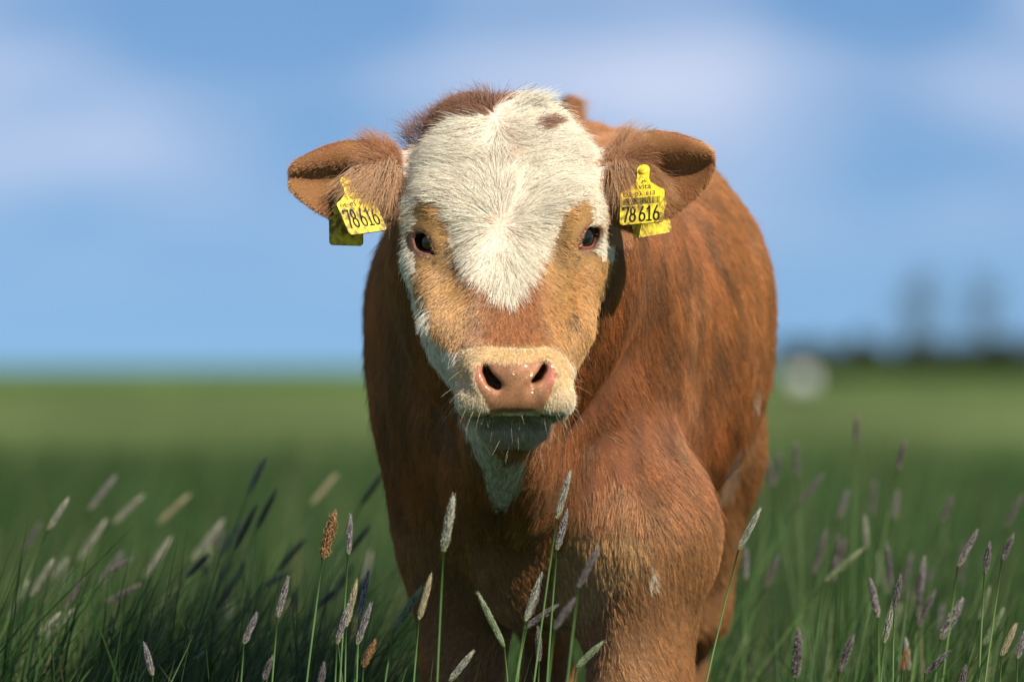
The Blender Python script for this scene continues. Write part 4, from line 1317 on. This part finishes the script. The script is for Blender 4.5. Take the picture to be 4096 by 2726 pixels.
nt.links.new(nz.outputs['Fac'], rp.inputs['Fac']); nt.links.new(rp.outputs['Color'], b.inputs['Base Color'])
b.inputs['Roughness'].default_value = .45

def foxtail(top, bot, foot, y, kind, label, group, fat=.135, leaf=0, stem_r=.0011, sides=7):
    """top/bot: ends of the seed head, foot: where the stem leaves the picture (photo px, 2356-wide); y metres away"""
    top, bot, foot = (np.array(p, float) * K23 for p in (top, bot, foot))
    pt, pb, pf = W(*top, y), W(*bot, y), W(*foot, y)
    d = pf - pb
    if abs(d[2]) < 1e-3: d[2] = -1e-3
    reach = pb[2] / max(-d[2], .02)
    g = pb + np.array([d[0] * min(reach, 2.5) * .8, 0, 0]); g[2] = 0; g[1] = y + rng.normal() * .02
    root = empty('foxtail_stem', g)
    fat *= .80
    tag(root, label, 'grass stem', group)
    t = np.linspace(0, 1, 12)[:, None]
    ctrl = pb + d * (reach * .55); ctrl[0] = pb[0] + d[0] * min(reach, 2.5) * .6
    if ctrl[2] < 0.02: ctrl[2] = pb[2] * .4
    hd = (pt - pb) / np.linalg.norm(pt - pb)
    pts = (1 - t) ** 2 * g + 2 * t * (1 - t) * ctrl + t ** 2 * pb
    vs, fs = tube(pts - g, stem_r * (1.35 - .55 * t[:, 0]) , sides)
    mesh_obj('stem', vs, fs, m_stem, root)
    L = np.linalg.norm(pt - pb)
    hd_o = bpy.data.objects.new('seed_head', HMESH[kind])
    hd_o.location = pb - g
    q = Vector(hd).to_track_quat('Z', 'Y')
    hd_o.rotation_mode = 'QUATERNION'; hd_o.rotation_quaternion = q @ Matrix.Rotation(rng.random() * 6.28, 3, 'Z').to_quaternion()
    wd = max(L * fat, .0065)
    hd_o.scale = (wd, wd, L)
    link(hd_o, root)
    for k in range(leaf):
        f = .30 + .35 * rng.random()
        p0 = ((1 - f) ** 2 * g + 2 * f * (1 - f) * ctrl + f ** 2 * pb) - g
        a = rng.random() * 6.28; dr = np.array([math.cos(a), .4 * math.sin(a), 0])
        ll = .10 + .08 * rng.random(); wl_ = .0045
        tt = np.linspace(0, 1, 7)
        c = p0 + dr * (ll * .75 * tt[:, None]) + np.array([0, 0, 1]) * (ll * (.8 * tt - .75 * tt ** 2))[:, None]
        sd = np.cross(dr, (0, 0, 1)); sd /= np.linalg.norm(sd)
        w_ = wl_ * np.array([.6, 1, 1, .9, .7, .4, .03])[:, None]
        vs = np.concatenate([c - sd * w_ * .5, c + sd * w_ * .5 , c + np.array([0, 0, -.0012])]); fs = []
        for i in range(6):
            fs += [(i, i + 1, 15 + i, 14 + i), (14 + i, 15 + i, 8 + i, 7 + i)]
        mesh_obj('leaf', vs, fs, m_stem, root)
    return root

FOCUS = [
    ((770, 1180), (742, 1285), (685, 1568), 4.42, 'rust', 'tall foxtail grass with ragged rust-brown head left of the calf', 1, .26),
    ((806, 1188), (801, 1274), (772, 1568), 4.44, 'purple', 'upright slim foxtail grass just right of the tall rust-brown one', 0, .15),
    ((1042, 1145), (1020, 1268), (998, 1568), 4.22, 'silver', 'thick foxtail grass with large grey head before the calf\'s shaded chest', 1, .20),
    ((1310, 1090), (1281, 1192), (1213, 1568), 4.38, 'silver', 'tallest foxtail grass before the calf\'s chest, silver-grey head', 0, .165),
    ((1304, 1178), (1281, 1264), (1247, 1480), 4.40, 'purple', 'foxtail grass right beside and lower than the tallest one at the chest', 0, .16),
    ((1746, 1175), (1699, 1264), (1590, 1568), 4.50, 'silver', 'lone sharp foxtail grass with pale tip before the calf\'s hind leg', 1, .15),
    ((990, 1328), (964, 1424), (932, 1568), 4.44, 'tan', 'straw-tipped foxtail grass just left of the thick grey one', 0, .11),
    ((662, 1332), (638, 1418), (608, 1560), 4.46, 'purple', 'foxtail grass with pale pink tip left of the tall rust-brown one', 0, .14),
    ((590, 1412), (561, 1480), (536, 1568), 4.46, 'purple', 'short purple foxtail grass at the far left of the sharp ones beside the shade', 0, .17),
    ((847, 1316), (826, 1424), (812, 1568), 4.60, 'purple', 'tallest foxtail grass of the clump by the calf\'s shaded foreleg', 0, .15),
    ((819, 1342), (796, 1440), (790, 1568), 4.50, 'tan', 'straw-coloured foxtail grass in the middle of the clump by the shaded foreleg', 0, .13),
    ((801, 1392), (775, 1480), (760, 1568), 4.44, 'purple', 'leftmost foxtail grass of the clump by the calf\'s shaded foreleg', 0, .15),
    ((852, 1392), (821, 1482), (798, 1568), 4.44, 'purple', 'rightmost foxtail grass of the clump by the calf\'s shaded foreleg', 1, .15),
    ((863, 1472), (836, 1534), (820, 1568), 4.42, 'rust', 'short rust-brown foxtail grass under the clump by the shaded foreleg', 1, .25),
    ((1103, 1370), (1160, 1486), (1195, 1568), 4.42, 'green', 'foxtail grass leaning to the left between the calf\'s forelegs', 0, .14),
    ((1244, 1325), (1208, 1428), (1150, 1568), 4.42, 'silver', 'foxtail grass standing in front of a twin between the calf\'s forelegs', 1, .135),
    ((1240, 1352), (1216, 1420), (1140, 1568), 4.46, 'dark', 'darker twin foxtail grass half hidden behind its neighbour between the forelegs', 0, .15),
    ((1280, 1392), (1205, 1445), (1165, 1530), 4.75, 'dark', 'dark drooping foxtail grass leaning right before the chest', 0, .17),
    ((1384, 1478), (1326, 1534), (1290, 1568), 4.40, 'green', 'low foxtail grass slanting before the calf\'s lit foreleg', 0, .15),
    ((1086, 1500), (1034, 1566), (1020, 1600), 4.34, 'silver', 'low foxtail grass slanting right at the bottom under the calf', 0, .17),
    ((1238, 1445), (1240, 1520), (1230, 1568), 4.60, 'dark', 'dim upright foxtail grass low between the calf\'s forelegs', 0, .20),
    ((628, 1508), (605, 1562), (595, 1600), 4.50, 'dark', 'stubby brownish foxtail grass at the bottom edge in the calf\'s shade', 0, .24),
    ((333, 1482), (351, 1552), (356, 1600), 4.44, 'purple', 'purple foxtail grass leaning left at the bottom left', 0, .17),
    ((745, 1525), (735, 1590), (730, 1640), 4.36, 'dark', 'foxtail grass head cut by the bottom edge below the rust-brown one', 0, .2),
    ((968, 1355), (905, 1450), (850, 1568), 4.85, 'green', 'soft green foxtail grass behind the straw-tipped one', 1, .20),
    ((1375, 1262), (1330, 1350), (1280, 1460), 4.00, 'dark', 'blurred near foxtail grass before the middle of the chest', 0, .17),
    ((1320, 1378), (1275, 1446), (1230, 1560), 3.95, 'dark', 'blurred near foxtail grass low before the chest', 0, .18),
    ((2331, 1228), (2305, 1288), (2245, 1568), 4.52, 'dark', 'ragged dark purple foxtail grass nearest the right edge', 0, .24),
    ((2277, 1248), (2265, 1318), (2243, 1568), 4.56, 'dark', 'sharp upright purple foxtail grass beside the ragged one at the right', 0, .20),
    ((2071, 1325), (2057, 1402), (2050, 1568), 4.62, 'dark', 'thin purple foxtail grass above a crossing one in the right grass', 0, .15),
    ((2058, 1378), (2033, 1478), (2010, 1568), 4.70, 'silver', 'foxtail grass with pale base crossing the thin purple one at the right', 1, .18),
    ((2336, 1438), (2304, 1508), (2285, 1568), 4.52, 'tan', 'half straw-coloured foxtail grass low at the right edge', 0, .16),
    ((2356, 1455), (2340, 1514), (2335, 1568), 4.60, 'purple', 'foxtail grass cut by the right edge low down', 0, .2),
    ((2247, 1222), (2204, 1302), (2150, 1568), 4.95, 'purple', 'slightly blurred foxtail grass leaning right, left of the sharp pair', 0, .17),
    ((2212, 1382), (2164, 1470), (2120, 1568), 5.0, 'purple', 'thick blurred foxtail grass low under the sharp pair at the right', 0, .27),
    ((2087, 1493), (2075, 1542), (2070, 1600), 4.56, 'rust', 'short brown foxtail grass low at the right beside a dry blade', 0, .24),
    ((2183, 1498), (2128, 1548), (2110, 1600), 4.60, 'dark', 'foxtail grass bowing right low in the right grass', 0, .15),
    ((2222, 1532), (2206, 1590), (2200, 1620), 4.50, 'dark', 'foxtail grass head rising from the bottom edge at the right', 0, .2),
    ((1962, 1462), (1930, 1545), (1915, 1600), 4.95, 'dark', 'broad blurred foxtail grass low in the middle of the right grass', 0, .24),
    ((1838, 1450), (1830, 1560), (1828, 1600), 5.0, 'dark', 'broad blurred foxtail grass upright low beside the hind leg', 0, .24),
    ((2003, 1335), (2020, 1420), (2026, 1568), 5.0, 'purple', 'blurred foxtail grass leaning left beside the crossing pair', 0, .24),
]
for tp, bt, ft, yy, kd, lb, lf, fat in FOCUS:
    foxtail(tp, bt, ft, yy, kd, lb, 'sharp foxtail grass stems', fat, lf)

SOFT = [((155, 1148), (110, 1218), 5.4, 'silver'), ((610, 1052), (572, 1132), 6.0, 'silver'), ((262, 1098), (205, 1172), 6.6, 'purple'), ((325, 1142), (262, 1202), 6.8, 'silver'), ((432, 1140), (365, 1202), 7.2, 'tan'),
        ((635, 1128), (590, 1215), 5.9, 'dark'), ((588, 1165), (540, 1262), 5.7, 'dark'), ((480, 1275), (430, 1325), 5.6, 'dark'), ((300, 1285), (255, 1312), 5.5, 'dark'), ((188, 1332), (150, 1400), 5.5, 'dark'), ((318, 1345), (245, 1385), 5.6, 'dark'),
        ((470, 1500), (375, 1568), 5.2, 'green'), ((880, 1090), (830, 1160), 6.2, 'dark'), ((770, 1095), (715, 1160), 7.2, 'tan'), ((240, 1200), (180, 1290), 6.4, 'silver'), ((120, 1290), (70, 1370), 5.8, 'silver'), ((60, 1340), (20, 1420), 6.0, 'silver'),
        ((390, 1240), (330, 1330), 6.3, 'silver'), ((510, 1200), (440, 1290), 6.6, 'silver'), ((560, 1300), (500, 1400), 6.0, 'dark'), ((700, 1240), (640, 1310), 6.1, 'dark'), ((850, 1210), (800, 1270), 6.0, 'dark'),
        ((1972, 955), (1970, 1018), 6.6, 'dark'), ((2082, 1012), (2064, 1082), 6.2, 'dark'), ((1830, 1018), (1834, 1095), 6.6, 'dark'), ((1760, 1040), (1778, 1120), 6.9, 'dark'), ((1795, 1040), (1780, 1110), 7.0, 'dark'), ((1892, 1094), (1840, 1155), 6.6, 'dark'),
        ((2012, 1105), (2006, 1182), 6.9, 'dark'), ((2064, 1130), (2056, 1192), 6.8, 'purple'), ((2190, 1140), (2165, 1200), 6.3, 'dark'), ((2350, 1140), (2315, 1210), 6.2, 'dark'), ((1990, 1190), (1993, 1260), 6.2, 'silver'), ((1980, 1265), (1900, 1335), 5.8, 'green'),
        ((1900, 1220), (1870, 1320), 6.2, 'dark'), ((1790, 1280), (1760, 1350), 6.0, 'dark'), ((2120, 1300), (2110, 1420), 5.5, 'dark'), ((2150, 1360), (2110, 1440), 5.4, 'dark'), ((2040, 1250), (2050, 1350), 5.7, 'dark'), ((1950, 1130), (1930, 1190), 6.8, 'purple')]
soft = []
for tp, bt, yy, kd in SOFT:
    d = np.array(bt) - np.array(tp)
    soft.append((tp, bt, tuple(np.array(bt) + d / np.linalg.norm(d) * 330), yy, kd, .145))
for i in range(54):
    left = i < 30
    u = rng.uniform(5, 880) if left else rng.uniform(1690, 2350)
    yy = rng.uniform(5.2, 7.6)
    v = rng.uniform(1190, 1540) if left else rng.uniform(1210, 1540)
    ln_ = rng.uniform(50, 95)
    a = rng.normal(.55, .22) if left else rng.normal(.22, .25)
    kd = random.choice(('silver', 'green', 'purple', 'tan', 'dark')) if left else random.choice(('dark', 'dark', 'purple', 'silver', 'green'))
    soft.append(((u, v), (u - math.sin(a) * ln_, v + math.cos(a) * ln_), (u - math.sin(a) * 330, v + math.cos(a) * 330), yy, kd, rng.uniform(.11, .16)))
def nth(n):
    return '%d%s' % (n, 'th' if 10 <= n % 100 <= 20 else {1: 'st', 2: 'nd', 3: 'rd'}.get(n % 10, 'th'))
count = {}
for tp, bt, ft, yy, kd, fat in sorted(soft, key=lambda q: q[0][0]):
    left = tp[0] < 1000; pale = kd in ('silver', 'tan', 'green')
    count[left, pale] = count.get((left, pale), 0) + 1
    lb = '%s blurred foxtail grass %s, %s such head from the left edge' % ('pale' if pale else 'dark', 'left of the calf' if left else 'right of the calf', nth(count[left, pale])) if left else \
         '%s blurred foxtail grass right of the calf, %s such head from the calf' % ('pale' if pale else 'dark', nth(count[left, pale]))
    foxtail(tp, bt, ft, yy, kd, lb, 'blurred foxtail grass left of the calf' if left else 'blurred foxtail grass right of the calf', fat, 0, sides=5)

# ------------------------------------------------------------------ far off: trees, hedge, made-up pale spot
m_bark, nt, b = simple_mat('bark', (.10, .075, .05), .9, .1)
nz = nt.nodes.new('ShaderNodeTexNoise'); nz.inputs['Scale'].default_value = 6
rp = nt.nodes.new('ShaderNodeValToRGB'); rp.color_ramp.elements[0].color = (.06, .045, .03, 1); rp.color_ramp.elements[1].color = (.15, .115, .08, 1)
nt.links.new(nz.outputs['Fac'], rp.inputs['Fac']); nt.links.new(rp.outputs['Color'], b.inputs['Base Color'])
m_leaf = leaf_material('tree_leaf', 'blade_color', .25)

def leaves(name, centres, radii, n, size, col, parent=None):
    k = rng.integers(0, len(centres), n)
    d = rng.normal(size=(n, 3)); d /= np.linalg.norm(d, axis=1)[:, None]
    P = centres[k] + d * radii[k][:, None] * (rng.random(n) ** .45)[:, None]
    a = rng.normal(size=(n, 3)); a /= np.linalg.norm(a, axis=1)[:, None]
    b_ = np.cross(a, rng.normal(size=(n, 3))); b_ /= np.linalg.norm(b_, axis=1)[:, None]
    s = size * (.6 + .8 * rng.random(n))[:, None]
    V_ = np.stack([P - a * s, P - b_ * s * .5, P + a * s, P + b_ * s * .5], 1).reshape(-1, 3)
    Q_ = np.arange(4 * n).reshape(n, 4)
    me = fast_mesh(name, V_, Q_, smooth=False)
    at = me.attributes.new('blade_color', 'FLOAT_COLOR', 'POINT')
    cc = np.repeat(np.array(col) * (.6 + .8 * rng.random((n, 1))), 4, 0)
    at.data.foreach_set('color', np.concatenate([cc, np.ones((len(cc), 1))], 1).astype(np.float32).ravel())
    me.materials.append(m_leaf)
    return link(bpy.data.objects.new(name, me), parent)

def tree(u, v_top, dist, spread, label, seed, col=(.045, .075, .030)):
    r_ = np.random.default_rng(seed)
    top = W(u, v_top, dist); h = top[2]; root = empty('tree', (top[0], dist, 0))
    tag(root, label, 'tree', 'far trees on the horizon')
    pts = np.array([(0, 0, 0), (.02 * h, 0, .25 * h), (-.01 * h, 0, .55 * h), (0, 0, .85 * h)])
    vs, fs = tube(pts, np.array([.035, .028, .018, .006]) * h, 9); tr = mesh_obj('trunk', vs, fs, m_bark, root)
    cs, rs = [], []
    for i in range(9):
        f = .30 + .62 * (i / 8.0); a = r_.random() * 6.28; rr = spread * h * (1.05 - f) * (.5 + .6 * r_.random())
        e = np.array([math.cos(a) * rr, math.sin(a) * rr, (f + .07) * h])
        vs, fs = tube([(0, 0, (f - .08) * h), e * np.array([.5, .5, 1]) - np.array([0, 0, .03 * h]), e], np.array([.012, .008, .003]) * h, 6)
        mesh_obj('limb', vs, fs, m_bark, root)
        cs.append(e); rs.append(spread * h * (.62 - .30 * f) * (.8 + .5 * r_.random()))
        cs.append(np.array([0, 0, f * h])); rs.append(spread * h * (.75 - .45 * f))
    leaves('crown', np.array(cs), np.array(rs), 800, h * .020, col, root)
    return root
tree(918, 276, 640, .55, 'left one of two far dark trees on the right horizon', 3)
tree(984, 280, 640, .62, 'right one of two far dark trees on the right horizon', 4)
# hedge line along the right horizon and a scrap at the left edge, too far to tell bushes apart
def hedge(u0, u1, v0, v1, dist, n, label, col):
    us = np.linspace(u0, u1, 40)
    cs, rs = [], []
    for u in us:
        t = W(u, rng.uniform(v0, v1), dist); r_ = t[2] * .55
        cs.append((t[0], dist + rng.normal() * 2, r_)); rs.append(r_ * rng.uniform(.85, 1.15))
    o = leaves('hedge', np.array(cs), np.array(rs), n, .40, col)
    return tag(o, label, 'hedge', kind='stuff')
hedge(790, 1090, 338, 355, 520, 5500, 'dark hedge along the horizon at the right', (.050, .068, .030))
# made-up pale roll standing in for an unknown bright glint
def pale_spot(u, v, dist, rad):
    c = W(u, v, dist)
    root = empty('glint_stand_in', (c[0], dist, 0)); tag(root, 'made-up pale roll for a small bright spot far off on the meadow right of the calf', 'pale_spot')
    m, nt, b = simple_mat('pale_spot_skin', (.46, .50, .49), .4)
    prof = [(0, -.62), (.80, -.62), (.95, -.58), (1.0, -.48), (1.02, 0), (1.0, .48), (.95, .58), (.80, .62), (0, .62)]
    ns = 28; vs = []
    for r_, x in prof:
        for j in range(ns):
            a = 2 * math.pi * j / ns
            vs.append((x * rad * 1.6, math.cos(a) * r_ * rad, rad * .98 + math.sin(a) * r_ * rad))
    fs = [(i * ns + j, i * ns + (j + 1) % ns, (i + 1) * ns + (j + 1) % ns, (i + 1) * ns + j) for i in range(len(prof) - 1) for j in range(ns)]
    mesh_obj('stand_in_roll', vs, fs, m, root)
    for s in (-1, 1):
        ring = [(s * .63 * rad * 1.6, math.cos(a) * rad * .55, rad * .98 + math.sin(a) * rad * .55) for a in np.linspace(0, 2 * math.pi, 24, endpoint=False)]
        vs, fs = tube(ring, .03, 6, closed=True); mesh_obj('stand_in_ring', vs, fs, m, root)
pale_spot(801, 381, 225, .31)
